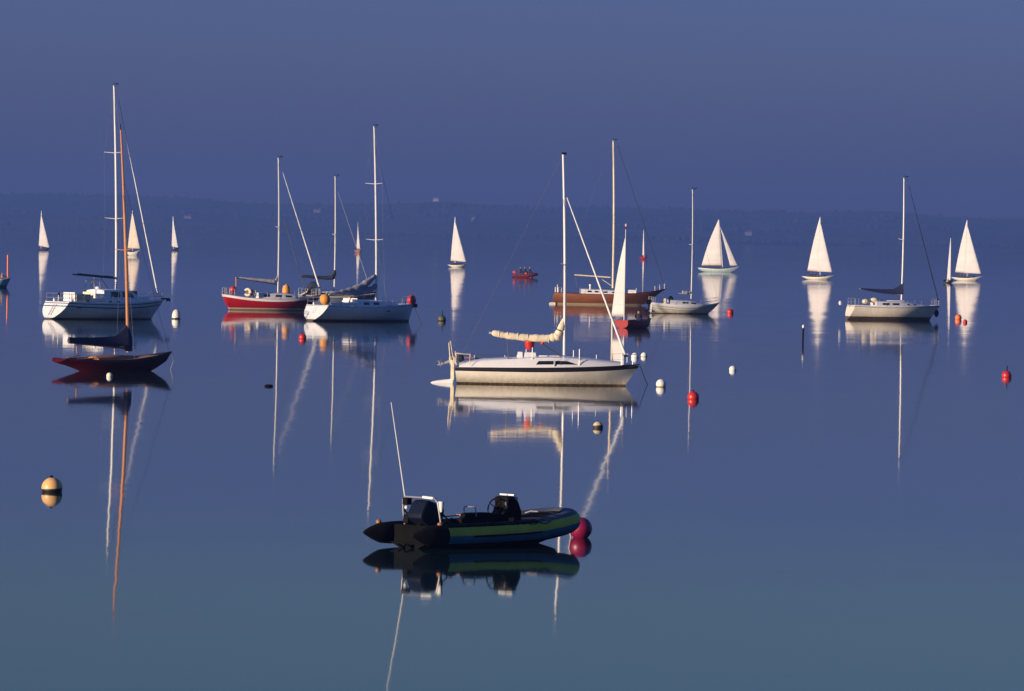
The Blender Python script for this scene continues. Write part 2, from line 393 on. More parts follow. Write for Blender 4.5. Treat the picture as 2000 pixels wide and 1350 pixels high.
# ------------------------------------------------------------------ haze
mb = MB(); mb.box((0, 6000, 59.5), (13400, 14000, 121))
hz = mb.build('haze', principled('haze_unused', (1, 1, 1)), smooth=False, kind='stuff')
hm = bpy.data.materials.new('sea_haze'); hm.use_nodes = True; hn = hm.node_tree.nodes; hn.clear()
pv = hn.new('ShaderNodeVolumePrincipled'); pv.inputs['Density'].default_value = .00016; pv.inputs['Color'].default_value = (.110, .20, .54, 1); pv.inputs['Anisotropy'].default_value = .1
ho = hn.new('ShaderNodeOutputMaterial'); hm.node_tree.links.new(pv.outputs[0], ho.inputs['Volume'])
hz.data.materials.clear(); hz.data.materials.append(hm)

# ------------------------------------------------------------------ boat kit
class Boat:
    def __init__(s, name, label, cat, xs, yw, theta, group=None):
        s.P0 = water_at(xs, yw); s.th = R(theta)
        s.root = thing(name, label, cat, s.P0, s.th, group)
        s.S = F / s.P0.y
        s.dir = Vector((math.cos(s.th), math.sin(s.th), 0)); s.nrm = Vector((-math.sin(s.th), math.cos(s.th), 0))
    def p(s, px, py, yl=0.0):
        d = ray(px, py); o = s.P0 + s.nrm * yl
        t = (o - CAMPOS).dot(s.nrm) / d.dot(s.nrm)
        q = CAMPOS + d * t - o
        return q.dot(s.dir), q.z
    def p3(s, px, py, yl=0.0):
        x, z = s.p(px, py, yl); return (x, yl, z)
    def world(s, q): return s.P0 + s.dir * q[0] + s.nrm * q[1] + Vector((0, 0, q[2]))
    def u(s, px): return px / s.S

    def hull(s, L, B, sheer, bottom, plan, aft, fore, mats, rows=None, sec=(2.2, 1.0), stripe=None, name='hull'):
        """sheer/bottom/plan: [(t, value)]; aft/fore: [(v, x)]; rows stripes [(v0, v1, mat index)]"""
        s.L, s.B, s.sheer, s.plan, s.aft, s.fore = L, B, sheer, plan, aft, fore
        vsn = [0, .03, .07, .12, .18, .26, .35, .45, .56, .68, .8, .9, 1]
        for a in (stripe or []): vsn += [a[0], a[1]]
        vsn = sorted(set(round(v, 4) for v in vsn))
        T = [i / 34 for i in range(35)]; nT = len(T); nV = len(vsn)
        vs = []
        def pt(t, v):
            x = interp(aft, v) * (1 - t) + interp(fore, v) * t
            z = interp(sheer, t) * (1 - v) + interp(bottom, t) * v
            e = sec[0] - .9 * max(0, (t - .55) / .45)
            w_ = (1 - v ** e) ** (1 / 1.35) if v < 1 else 0
            return x, B / 2 * interp(plan, t) * w_, z
        s.hpt = pt
        for sd in (-1, 1):
            for t in T:
                for v in vsn:
                    x, y, z = pt(t, v); vs.append((x, sd * max(y, .004), z))
        fs = []; ms = []
        def mat(v):
            for a in (stripe or []):
                if a[0] - 1e-6 <= v < a[1] - 1e-6: return a[2]
            return 0
        for si in (0, 1):
            o = si * nT * nV
            for i in range(nT - 1):
                for j in range(nV - 1):
                    q = (o + i*nV+j, o + (i+1)*nV+j, o + (i+1)*nV+j+1, o + i*nV+j+1)
                    fs.append(q if si == 1 else q[::-1]); ms.append(mat(vsn[j]))
        o = nT * nV
        for i in (0, nT - 1):
            for j in range(nV - 1):
                q = (i*nV+j, i*nV+j+1, o+i*nV+j+1, o+i*nV+j); fs.append(q if i == 0 else q[::-1]); ms.append(mat(vsn[j]))
        for i in range(nT - 1): fs.append((i*nV+nV-1, (i+1)*nV+nV-1, o+(i+1)*nV+nV-1, o+i*nV+nV-1)); ms.append(0)
        return MB().add(vs, fs, ms).build(name, mats, s.root, ang=50)
    def edge(s, t, inset=0.0, dz=0.0, sd=-1):
        x, y, z = s.hpt(t, 0); return (x, sd * max(0.01, y - inset), z + dz)
    def deck(s, mat='deck', dz=-.03, camber=.05):
        T = [i / 30 for i in range(31)]; vs = []
        for t in T:
            x, y, z = s.hpt(t, 0); y = max(.008, y - .012)
            for k in range(-3, 4): vs.append((x, y * k / 3, z + dz + camber * (1 - (k / 3) ** 2)))
        return MB().add(vs, [(i*7+k, (i+1)*7+k, (i+1)*7+k+1, i*7+k+1) for i in range(30) for k in range(6)]).build('deck', mat, s.root)
    def toe(s, mat='alu', r=.02):
        for sd in (-1, 1):
            MB().tube([s.edge(i / 30, .02, .012, sd) for i in range(31)], r, 6).build('toe_rail', mat, s.root)
    def house(s, sts, mat='white', name='coachroof', camber=.06):
        """sts: [(x, halfwidth_base, z_base, halfwidth_top, z_top)]"""
        vs = []; n = len(sts)
        for (x, yb, zb, yt, zt) in sts:
            ring = [(-yb, zb), (-(yb*.35+yt*.65)-.01, zb*.3+zt*.7), (-yt, zt - .02), (-yt*.6, zt + camber*.6), (0, zt + camber), (yt*.6, zt + camber*.6), (yt, zt - .02), ((yb*.35+yt*.65)+.01, zb*.3+zt*.7), (yb, zb)]
            vs += [(x, a, b) for a, b in ring]
        fs = [(i*9+k, (i+1)*9+k, (i+1)*9+k+1, i*9+k+1) for i in range(n-1) for k in range(8)]
        fs += [tuple(range(8, -1, -1))[::-1], tuple((n-1)*9 + k for k in range(9))[::-1]]
        o = MB().add(vs, fs).build(name, mat, s.root, ang=28)
        def side(x, u, off=.0, sd=-1):
            q = [lin([(a[0], a[i]) for a in sts], x) for i in range(1, 5)]
            yb, zb, yt, zt = q; ym, zm = (yb*.35+yt*.65)+.01, zb*.3+zt*.7
            if u < .7: k = u / .7; y = yb + (ym - yb) * k; z = zb + (zm - zb) * k
            else: k = (u - .7) / .3; y = ym + (yt - ym) * k; z = zm + (zt - .02 - zm) * k
            return (x, sd * (y + off), z)
        s.side = side; return o
    def window(s, x0, x1, u0, u1, mat='glass', rake=(0, 0), both=True):
        for sd in ((-1, 1) if both else (-1,)):
            vs = []; N = 5
            for off in (-.02, .014):
                for i in range(N + 1):
                    k = i / N; x = x0 + (x1 - x0) * k
                    vs.append(s.side(x + rake[0] * (1 - k) * 0, u0, off, sd)); vs.append(s.side(min(x1, max(x0, x + rake[0] * (1 - k) - rake[1] * k)), u1, off, sd))
            n2 = 2 * (N + 1); fs = []
            for i in range(N):
                a = 2 * i; fs.append((n2+a, n2+a+2, n2+a+3, n2+a+1)); fs.append((a, a+1, a+3, a+2))
                fs.append((a, a+2, n2+a+2, n2+a)); fs.append((a+1, n2+a+1, n2+a+3, a+3))
            fs += [(0, n2, n2+1, 1), (2*N, 2*N+1, n2+2*N+1, n2+2*N)]
            MB().add(vs, fs).build('window', mat, s.root, False)
    def mast(s, b, t, r=.07, mat='alu', spreaders=(), chain=None, head=True, name='mast', shroud_top=1.0, sw=.75, taper=.75):
        b = Vector(s.p3(*b)) if len(b) == 2 else Vector(b); t = Vector(s.p3(*t)) if len(t) == 2 else Vector(t)
        N = 8; bend = .006 * (t - b).length
        pts = [b.lerp(t, i / N) + Vector((bend * math.sin(math.pi * i / N), 0, 0)) for i in range(N + 1)]
        m = MB().tube(pts, [r * (1 - (1 - taper) * max(0, (i / N - .5) * 2)) for i in range(N + 1)], 10).build(name, mat, s.root)
        s.mb_, s.mt_ = b, t
        for f in spreaders:
            c = b.lerp(t, f)
            mbb = MB()
            for sd in (-1, 1): mbb.tube([c, (c.x - .12, sd * sw, c.z + .06)], [.03, .018], 6)
            mbb.build('spreader', mat, m)
        ch = chain if chain is not None else (b.x - .15, .9 * interp(s.plan, min(.95, max(0, b.x / s.L))) * s.B / 2, interp(s.sheer, b.x / s.L))
        tp = b.lerp(t, shroud_top)
        for sd in (-1, 1):
            pts = [(ch[0], sd * ch[1], ch[2])]
            for f in spreaders:
                c = b.lerp(t, f)
                if f < shroud_top: pts.append((c.x - .12, sd * sw, c.z + .06))
            pts.append(tp)
            MB().tube(pts, .006, 5).build('shroud', 'wire', s.root)
            if spreaders:
                c = b.lerp(t, spreaders[0])
                MB().tube([(ch[0] + .25, sd * (ch[1] - .05), ch[2]), (c.x, sd * .05, c.z)], .005, 5).build('shroud', 'wire', s.root)
        if head:
            k = MB().tube([t, t + Vector((-.02, .05, .45))], .012, 5)
            k.build('antenna', 'black', m)
            k = MB().tube([t + Vector((.0, 0, .05)), t + Vector((.28, 0, .12)), t + Vector((.28, 0, .22))], .014, 5); k.box((t.x + .26, 0, t.z + .25), (.30, .02, .07)); k.box((t.x + .12, 0, t.z + .24), (.05, .12, .03))
            k.build('wind_vane', 'black', m)
            MB().ball((t.x - .03, 0, t.z + .06), .065, 8, 6).build('masthead_light', 'white', m)
        return m
    def stay(s, a, b, r=.009, mat='wire', name='forestay', sag=.0, n=8):
        a = Vector(a); b = Vector(b)
        pts = [a.lerp(b, i / n) - Vector((0, 0, sag * math.sin(math.pi * i / n))) for i in range(n + 1)]
        return MB().tube(pts, r, 8).build(name, mat, s.root)
    def furled(s, a, b, r=.07, mat='white', name='furled_jib'):
        a = Vector(a); b = Vector(b); n = 30
        pts = [a.lerp(b, i / n) for i in range(n + 1)]
        rs = [r * .85 * (1.0 - .60 * (i / n)) * (1 + .10 * math.sin(i * 2.4)) if 0 < i < n else .02 for i in range(n + 1)]
        o = MB().tube(pts, rs, 9).build(name, mat, s.root)
        MB().lathe([(.02, -.06), (.09, -.05), (.09, .05), (.02, .06)], tuple(a), 12).build('furling_drum', 'black', s.root)
        return o
    def bundle(s, pts, rs, mat, name='furled_sail', parent=None, lump=.12, fl=(.8, 1), n=10, seed=1):
        rr = random.Random(seed); P = [Vector(p) for p in pts]; out = []; ro = []
        M_ = 6
        for i in range(len(P) - 1):
            for k in range(M_):
                f = k / M_; out.append(P[i].lerp(P[i+1], f)); ro.append((rs[i] + (rs[i+1] - rs[i]) * f) * (1 + rr.uniform(-lump, lump)))
        out.append(P[-1]); ro.append(rs[-1] * .6); ro[0] *= .6
        # smooth the path
        for it in range(2):
            out = [out[0]] + [(out[i-1] + out[i] * 2 + out[i+1]) / 4 for i in range(1, len(out)-1)] + [out[-1]]
        return MB().tube(out, ro, n, fl=fl).build(name, mat, parent or s.root, ang=60)
    def rails(s, t0, t1, n, h=.6, stern=True, bow=True, inset=.06, sides=(-1, 1), r=.011):
        base = None
        for sd in sides:
            top = []; mid = []
            for i in range(n):
                t = t0 + (t1 - t0) * i / max(1, n - 1); e = s.edge(t, inset, .0, sd)
                me = MB().tube([e, (e[0], e[1], e[2] + h)], r, 6)
                me.build('stanchion', 'steel', s.root)
                top.append((e[0], e[1], e[2] + h)); mid.append((e[0], e[1], e[2] + h * .5))
            m = MB().tube(top, .007, 5, cap=False); m.tube(mid, .006, 5, cap=False); m.build('lifeline', 'wire', s.root)
        def uend(ts, nm):
            m = MB()
            for hh in (h + .02, h * .5):
                loop = [Vector(s.edge(t, inset, hh, -1)) for t in ts] + [Vector(s.edge(t, inset, hh, 1)) for t in reversed(ts)]
                m.tube(loop, .016, 6, cap=False)
            for t in ts:
                for sd in (-1, 1):
                    e = s.edge(t, inset, 0, sd); m.tube([e, (e[0], e[1], e[2] + h)], .016, 6)
            m.build(nm, 'steel', s.root)
        if stern: uend([t0, t0 * .5, .005], 'pushpit')
        if bow: uend([t1, (t1 + .985) / 2, .985], 'pulpit')

def outboard(root, c, scale=1.0, tilt=0.0, mats=('cowl', 'black'), decal=False, part='outboard_motor'):
    """part of a boat: cowl at top, leg below; c = pivot on transom, local axes"""
    def tr(p):
        x, y, z = p[0] * scale, p[1] * scale, p[2] * scale
        return (c[0] + x * math.cos(tilt) + z * math.sin(tilt), c[1] + y, c[2] - x * math.sin(tilt) + z * math.cos(tilt))
    mb = MB(); prof = [(-.29, .03), (-.33, .10), (-.31, .34), (-.25, .41), (.08, .46), (.17, .42), (.22, .20), (.20, .05), (.14, 0), (-.2, 0)]
    n = len(prof)
    vs = []
    for y, k in ((-.195, .86), (-.175, .98), (0, 1.01), (.175, .98), (.195, .86)):
        vs += [tr(((x + .05) * k - .05, y, (z - .2) * k + .2)) for x, z in prof]
    fs = [(r * n + i, r * n + (i + 1) % n, (r + 1) * n + (i + 1) % n, (r + 1) * n + i) for r in range(4) for i in range(n)]
    fs += [tuple(range(n))[::-1], tuple(4 * n + i for i in range(n))]
    om = mb.add(vs, fs).build(part, mats[0], root, ang=24, bevel=.012)
    mb = MB()
    for (a, b, r1, r2) in (((-.06, 0, .02), (-.06, 0, -.55), .10, .065), ((-.06, 0, -.5), (-.10, 0, -.80), .06, .03)):
        mb.tube([tr(a), tr(b)], [r1 * scale, r2 * scale], 8, fl=(.6, 1))
    mb.tube([tr((-.32, 0, -.62)), tr((-.2, 0, -.62)), tr((.08, 0, -.62))], [.05 * scale, .06 * scale, .01], 8)
    for k in range(3):
        a = k * 2.094; mb.tube([tr((-.30, 0, -.62)), tr((-.32, .15 * math.cos(a), -.62 + .15 * math.sin(a)))], [.02, .05 * scale], 5, fl=(1, .3))
    mb.tube([tr((-.34, -.12, -.5)), tr((.0, -.12, -.5)), tr((.0, .12, -.5)), tr((-.34, .12, -.5))], .018 * scale, 5)
    mb.build('drive_leg', mats[1], om)
    MB().box(tr((.08, 0, .02)), (.14 * scale, .28 * scale, .22 * scale)).build('clamp_bracket', 'steel', om, bevel=.01)
    if decal:
        vs = [tr((x, y, z)) for y in (-.194, -.180) for x, z in ((-.14, .34), (-.11, .35), (.10, .10), (.07, .09))]
        MB().add(vs, [(0, 1, 2, 3), (7, 6, 5, 4), (0, 4, 5, 1), (1, 5, 6, 2), (2, 6, 7, 3), (3, 7, 4, 0)]).build('stripe', 'white', om, False)
    return om

def sail_mesh(name, parent, tack, head, clew, camber=.25, mat='sail', roach=.0, nu=10, nv=22, side=1):
    tack, head, clew = Vector(tack), Vector(head), Vector(clew)
    nr = (clew - tack).cross(head - tack).normalized() * side
    vs = []
    for j in range(nv + 1):
        v = j / nv
        a = tack.lerp(head, v); b = clew.lerp(head, v)
        out = (b - a); out = out.normalized() if out.length > 1e-6 else Vector((0, 0, 0))
        b = b + out * roach * math.sin(math.pi * v)
        for i in range(nu + 1):
            u = i / nu
            q = a.lerp(b, u) + nr * camber * (b - a).length * math.sin(math.pi * u ** .75) * .5
            vs.append(q)
    fs = [(j*(nu+1)+i, j*(nu+1)+i+1, (j+1)*(nu+1)+i+1, (j+1)*(nu+1)+i) for j in range(nv) for i in range(nu)]
    o = MB().add(vs, fs).build(name, mat, parent)
    sd = o.modifiers.new('cloth', 'SOLIDIFY'); sd.thickness = .008
    return o

# ---- people -------------------------------------------------------------
def person_mat(name, jacket, trousers=(.02, .025, .04), hair=(.04, .025, .015)):
    return banded(name, [(-9, trousers), (.16, jacket), (.60, (.45, .25, .17)), (.79, hair)], .8)
_pm = {}
def person(loc, rz, jacket, label, lean=.0, group=None, scale=1.0, jname='jacket_cloth'):
    V = [(0, 0, .10), (.02, 0, .32), (.05, 0, .52), (.06, 0, .60), (.08, 0, .72), (.05, .19, .50), (.14, .25, .27), (.34, .20, .22),
         (.05, -.19, .50), (.14, -.25, .27), (.34, -.20, .22), (.03, .10, .08), (.42, .14, .12), (.45, .14, -.30), (.57, .14, -.33),
         (.03, -.10, .08), (.42, -.14, .12), (.45, -.14, -.30), (.57, -.14, -.33), (.09, 0, .80)]
    E = [(0, 1), (1, 2), (2, 3), (3, 4), (4, 19), (2, 5), (5, 6), (6, 7), (2, 8), (8, 9), (9, 10), (0, 11), (11, 12), (12, 13), (13, 14), (0, 15), (15, 16), (16, 17), (17, 18)]
    Rr = [.15, .15, .15, .065, .105, .075, .055, .04, .075, .055, .04, .10, .075, .055, .04, .10, .075, .055, .04, .085]
    V = [(x + lean * z, y, z) for x, y, z in V]
    me = bpy.data.meshes.new('person'); me.from_pydata(V, E, [])
    o = bpy.data.objects.new('person', me); COL.objects.link(o)
    sk = o.modifiers.new('skin', 'SKIN')
    bpy_layer = me.skin_vertices[0] if me.skin_vertices else None
    if bpy_layer is None:
        me.attributes  # keep
        import bmesh
        bm = bmesh.new(); bm.from_mesh(me); lay = bm.verts.layers.skin.verify()
        for i, v in enumerate(bm.verts): v[lay].radius = (Rr[i], Rr[i]); v[lay].use_root = (i == 0)
        bm.to_mesh(me); bm.free()
    else:
        for i, sv in enumerate(bpy_layer.data): sv.radius = (Rr[i], Rr[i]); sv.use_root = (i == 0)
    ss = o.modifiers.new('sub', 'SUBSURF'); ss.levels = 1; ss.render_levels = 1
    if jacket not in _pm: _pm[jacket] = person_mat('clothing_' + str(len(_pm)), jacket)
    me.materials.append(_pm[jacket])
    o.location = loc; o.rotation_euler = (0, 0, rz); o.scale = (scale,) * 3
    return tag(o, label, 'person', group)

# ------------------------------------------------------------------ YACHT hull family
def modern_hull(B_, L, beam, zs, zm, zb, mats, stripe=None, scoop=(0.4, -.25), rake=.9, wt=.78, bot_stern=.02, depth=-.45):
    """zs/zm/zb sheer heights at stern/mid/bow; bow x at sheer = L"""
    return B_.hull(L, beam,
        [(0, zs), (.3, zm * .98 + zs * .02), (.6, zm * 1.02), (1, zb)],
        [(0, bot_stern - .10), (.12, -.22), (.45, depth), (.8, -.35), (.97, -.12), (1, -.10)],
        [(0, wt), (.15, wt * .5 + .47), (.4, 1.0), (.6, .93), (.8, .62), (.93, .26), (1, .012)],
        [(0, scoop[0]), (1, scoop[1])],
        [(0, L), (.35, L - rake * .38), (.75, L - rake * .82), (1, L - rake * 1.02)], mats, stripe=stripe)

# ===== main yacht in the middle ==========================================
W_ = 'yachts lying at moorings'
hullM = banded('main_yacht_paint', [(-9, (.03, .022, .02)), (.075, (.78, .73, .62))], .3, .3, streak=.06, scum_glow=.75)  # brown band also warms the hull like sun bounced off the water
B = Boat('moored_yacht', 'white yacht with a black sheer stripe, cream furled mainsail and red bucket under its boom', 'yacht', 889, 748.5, -.5, W_)
L = B.p(1250, 710)[0]
B.hull(L, 2.6, [(0, .75), (.5, .81), (.8, .90), (1, 1.02)], [(0, -.12), (.12, -.22), (.45, -.4), (.85, -.3), (1, -.1)],
       [(0, .74), (.15, .88), (.4, 1), (.6, .93), (.8, .62), (.93, .27), (1, .012)],
       [(0, .0), (1, .10)], [(0, L), (.3, L - .22), (.8, L - .62), (1, L - .74)], [hullM, 'blackpaint'], stripe=[(.0, .16, 1)])
B.deck(); B.toe('blackpaint', .02)
def ZS(x): return interp(B.sheer, x / L)
pf = [(897, 711), (915, 706), (945, 702), (1000, 700), (1044, 697.5), (1075, 697), (1110, 698), (1150, 701.5), (1185, 706), (1212, 709)]
sts = []
for px, py in pf:
    x, z = B.p(px, py); hw = B.hpt(min(1, max(0, x / L)), 0)[1]
    sts.append((x, max(.05, hw - .06), ZS(x) - .02, max(.04, hw * .72 - .05), max(z, ZS(x) + .03)))
B.house(sts)
x0, x1, x2 = B.p(1047, 708)[0], B.p(1082, 708)[0], B.p(1122, 708)[0]
B.window(x0, x1 - .02, .36, .68, rake=(.12, 0)); B.window(x1 + .06, x2 + .15, .36, .68, rake=(0, .5))
# companionway garage, sliding hatch, winches
a = B.p(1010, 700)[0]; b_ = B.p(1022, 700)[0]; zt = B.p(1015, 687)[1]
MB().box(((a + b_) / 2, 0, (zt + 1.05) / 2), (b_ - a, .9, zt - 1.05), taper=.8).build('companionway', 'white', B.root, bevel=.02)
a, z1 = B.p(1024, 689); c, z2 = B.p(1048, 693)
MB().box(((a + c) / 2, 0, B.p(1036, 693)[1]), (c - a, .8, .24), taper=.9).build('sliding_hatch', 'deck', B.root, bevel=.02)
a = B.p(1052, 694)[0]; c = B.p(1094, 696)[0]
MB().box(((a + c) / 2, 0, B.p(1070, 696)[1]), (c - a, .95, .09), taper=.95).build('hatch', 'white', B.root, bevel=.02)
for px in (991, 1130):
    x = B.p(px, 700)[0]
    for sd in (-1, 1): MB().lathe([(.07, 0), (.05, .05), (.04, .1), (.07, .16), (.06, .18)], (x, sd * .75, 1.1), 12).build('winch', 'steel', B.root)
B.mast((1102, 694), (1100, 302), .075, 'alu', (.45,), head=False, shroud_top=.80, sw=.7)
m_ = B.mt_
MB().box((m_.x + .05, 0, m_.z + .05), (.22, .06, .1)).build('masthead_fitting', 'black', B.root)
clo = B.p3(1222, 695); hi = B.p3(1107, 385)
B.furled(clo, hi, .078, 'white')
B.stay(B.p3(1107, 386), Vector(B.mb_).lerp(B.mt_, .8), .02)
st = B.p3(893, 712)
B.stay(st, B.mt_, .005, name='backstay')
bm_ = MB().tube([B.p3(955, 650), B.p3(1000, 656), B.p3(1098, 662)], .05, 8).build('boom', 'alu', B.root)
B.bundle([B.p3(961, 650), B.p3(985, 655), B.p3(1010, 658), B.p3(1040, 661), B.p3(1070, 661.5), B.p3(1088, 658), B.p3(1095, 645), B.p3(1099, 630), B.p3(1101, 622)],
         [.13, .145, .16, .18, .18, .21, .17, .12, .06], 'cream', 'furled_sail', bm_, lump=.13, fl=(.8, 1.05), seed=5)
for px in (975, 992, 1012, 1031, 1052, 1072):
    q = B.p3(px, 650 + (px - 961) * .11 + 1); MB().lathe([(.16, -.02), (.175, 0), (.16, .02)], (0, 0, 0), 14).build('sail_tie', 'rope', bm_)
    o = bpy.data.objects[-1] if False else bm_.children[-1]; o.location = q; o.rotation_euler = (0, R(90), 0); o.scale = (1, .8, 1)
MB().tube([B.p3(990, 659), B.p3(993, 700)], .02, 6).build('mainsheet', 'chain', B.root)
MB().tube([B.p3(1062, 674), B.p3(1094, 694)], .03, 6).build('kicking_strap', 'chain', B.root)
MB().tube([B.p3(1013, 700), B.p3(1009, 694)], .02, 6).build('tiller_line', 'rope', B.root)
B.rails(.10, .93, 6, .56, stern=False, bow=False, sides=(1,))
for px, t, yy in ((1028, 678, 1), (1040, 679, -1), (1120.5, 678, 1), (1132, 682, -1)):
    x, z = B.p(px, t, yy); MB().tube([(x, yy * .95, ZS(x)), (x, yy * .95, z)], .022, 6).build('stanchion', 'white', B.root)
q = B.p3(1083, 700, -1.15)
MB().tube([(q[0], -1.16, .9), (q[0], -1.10, 1.2)], .03, 6).build('chainplate', 'rope', B.root)
pu = MB()
for dx, t in ((0, 0),):
    e = [B.edge(tt, .05, .5, sd) for sd, tt in ((-1, .90), (-1, .96), (-1, .995), (1, .995), (1, .96), (1, .90))]; pu.tube(e, .013, 6)
    for sd in (-1, 1):
        for tt in (.90, .96): a_ = B.edge(tt, .05, 0, sd); pu.tube([a_, (a_[0], a_[1], a_[2] + .5)], .013, 6)
pu.build('pulpit', 'steel', B.root)
# stern gear: rudder, raised outboard, pushpit
MB().box((-.14, 0, .55), (.16, .08, 1.45)).build('rudder_stock', 'cream', B.root, bevel=.02)
vs = []; N = 12
for k in range(N + 1):
    t = k / N; hw = .20 * math.sqrt(max(0, 1 - t)) + .004
    for aa in range(8): an = aa * math.pi / 4; vs.append((-.12 - t * 1.05, hw * .55 * math.cos(an), .0 + hw * math.sin(an) + .0))
MB().add(vs, [(i*8+j, i*8+(j+1)%8, (i+1)*8+(j+1)%8, (i+1)*8+j) for i in range(N) for j in range(8)] + [tuple(range(8)), tuple(N*8+j for j in range(8))]).build('rudder_blade', 'white', B.root, label='kicked-up rudder blade lying on the water')
MB().tube([(-.10, 0, 1.25), (.4, 0, 1.22), (1.1, 0, 1.2)], .03, 6).build('tiller', 'tan', B.root)
outboard(B.root, (-.26, .35, .98), .78, R(70), ('rope', 'greysail'))
for sd in (-1, 1):
    ps = MB()
    ps.tube([(.05, sd * .85, .85), (.0, sd * .85, 1.45), (-.02, sd * .4, 1.5)], .02, 6)
    ps.tube([(.7, sd * 1.0, .85), (.68, sd * 1.0, 1.4), (.0, sd * .85, 1.42)], .016, 6)
    ps.build('pushpit', 'cream', B.root)
fp = MB(); fp.tube([(-.25, -.1, 1.1), (-.32, -.1, 1.9), (-.25, -.1, 2.0)], .03, 6); fp.tube([(-.25, -.1, 2.0), (-.12, -.1, 1.2)], .02, 6); fp.build('boarding_ladder', 'cream', B.root)
MB().ball((.25, -.6, 1.20), .17, 12, 8, (1, 1, 1.1)).build('cockpit_speaker', 'slate', B.root)
# bow mooring line and bucket
q = B.world(B.edge(1, 0, .0)); e = water_at(1265, 751)
ml = MB().tube([q + (e - q) * (i / 8) - Vector((0, 0, .06 * math.sin(math.pi * i / 8))) for i in range(9)], .016, 6).build('mooring_line', 'rope')
tag(ml, 'pale mooring line dropping from the bow of the black-striped white yacht', 'rope', 'mooring lines')
def bucket(q, r, h, label):
    t = thing('bucket', label, 'bucket', q)
    MB().lathe([(r * .72, -h), (r * .75, -h * .98), (r, -.04), (r * 1.05, 0), (r * 1.05, .03), (r * .9, .03), (r * .86, -.05), (r * .6, -h * .9)], (0, 0, 0), 20).build('bucket_body', 'red', t)
    MB().tube([(r * math.cos(a), 0, .03 + r * .9 * math.sin(a)) for a in [math.pi * i / 8 for i in range(9)]], .012, 6).build('handle', 'black', t)
bucket(B.world((B.p(1034.5, 668)[0], -.05, B.p(1034.5, 668)[1])), .235, .36, 'red bucket hanging under the cream furled sail')
o = MB().ball((0, 0, 0), .085, 14, 10).build('pick_up_float', 'red'); o.location = B.world(B.p3(1059.5, 670.5)); tag(o, 'small red float tied under the boom beside the bucket', 'float')

# ===== left white pilothouse yacht =========================================
hullA = banded('pilothouse_paint', [(-9, (.015, .03, .05)), (.10, (.72, .73, .73))], .3, .3, scum_glow=.5)
B = Boat('moored_yacht', 'white pilothouse yacht with double blue stripes, bright transom and the tallest mast', 'yacht', 100, 623, 38, W_)
L = B.p(320, 584)[0]
modern_hull(B, L, 3.9, 1.36, 1.30, 1.55, [hullA, 'bluestripe'], stripe=[(.06, .10, 1), (.21, .26, 1)], scoop=(.55, -.35), rake=1.2, wt=.86)
B.deck(); B.toe('white', .03)
sf = [(.165, .62, .35), (.2, 1.1, .30), (.42, 1.35, .48)]
Z = lambda x: interp(B.sheer, x / L)
xa, xb = B.p(186, 580)[0], B.p(262, 580)[0]; xc = B.p(305, 585)[0]
zr = B.p(215, 566)[1]
B.house([(xb - .9, 1.25, Z(xb) - .03, 1.1, Z(xb) + .45), (xb + .6, 1.15, Z(xb) - .03, .98, Z(xb) + .42), (xc - 1.2, .6, Z(xc) - .03, .4, Z(xc) + .2), (xc - .5, .2, Z(xc) - .03, .1, Z(xc) + .05)], name='coachroof')
B.house([(xa, 1.30, Z(xa) - .02, 1.20, zr - .05), (xa + .15, 1.34, Z(xa) - .02, 1.18, zr), (xb - 1.3, 1.34, Z(xb) - .02, 1.15, zr), (xb + .1, 1.25, Z(xb) - .02, .9, Z(xb) + .42)], name='pilothouse')
lw = xb - .7 - xa
B.window(xa + lw * .22, xa + lw * .50, .42, .86); B.window(xa + lw * .58, xa + lw * .98, .42, .86, rake=(0, .35))
MB().box((xb - .25, 0, (Z(xb) + .45 + zr) / 2), (.05, 1.5, .32)).build('windscreen', 'glass', B.root)
for px in (165, 209, 225):
    x = B.p(px, 588, -1.8)[0]; t = x / L
    q = B.hpt(t, .02); MB().box((q[0], -q[1] + .12, q[2] + .14), (.28, .05, .12)).build('porthole', 'glass', B.root, bevel=.02)
# quarter port
q = B.hpt(.12, .26); MB().box((q[0], -q[1], q[2]), (.45, .05, .12)).build('porthole', 'glass', B.root, bevel=.02)
# coaming and weather cloths
for sd in (-1, 1):
    MB().tube([(1.0, sd * 1.2, Z(1) + .1), (xa, sd * 1.2, Z(xa) + .22)], .16, 8, fl=(.6, 1)).build('coaming', 'white', B.root)
def cloth(B, x0, x1, y, z0, z1, mat='white', name='weather_cloth', zz=None):
    MB().box(((x0 + x1) / 2, y, (z0 + z1) / 2), (x1 - x0, .03, z1 - z0)).build(name, mat, B.root, bevel=.01)
def cloth_x(B, x, y0, y1, z0, z1, mat='white', name='weather_cloth'):
    MB().box((x, (y0 + y1) / 2, (z0 + z1) / 2), (.03, abs(y1 - y0), z1 - z0)).build(name, mat, B.root, bevel=.01)
cloth_x(B, 1.25, -1.4, .2, Z(1) + .05, Z(1) + .75, 'white'); cloth_x(B, 3.0, -1.35, .1, Z(1) + .1, Z(1) + .8, 'cream')
cloth(B, 1.25, 2.6, -1.55, Z(1) + .05, Z(1) + .62, 'cream')
for k, (x, h) in enumerate(((1.5, .5), (1.9, .62), (2.3, .42))):  # brown gear shapes added to stand in for shading in the cockpit
    MB().lathe([(.12, 0), (.10, .1), (.07, h * .6), (.11, h * .8), (.09, h)], (x, -.6 + .3 * k, Z(1) + .1), 10).build('winch', 'tan', B.root)
MB().tube([B.p3(165, 585), B.p3(165, 562)], .07, 8).build('davit_post', 'slate', B.root)
ar = MB(); ar.tube([B.p3(166, 566, -.9), B.p3(168, 548, -.9), B.p3(182, 546, -.9), B.p3(186, 564, -.9)], .035, 6); ar.tube([B.p3(176, 566, .8), B.p3(180, 549, .8), B.p3(194, 547, .8), B.p3(196, 564, .8)], .035, 6)
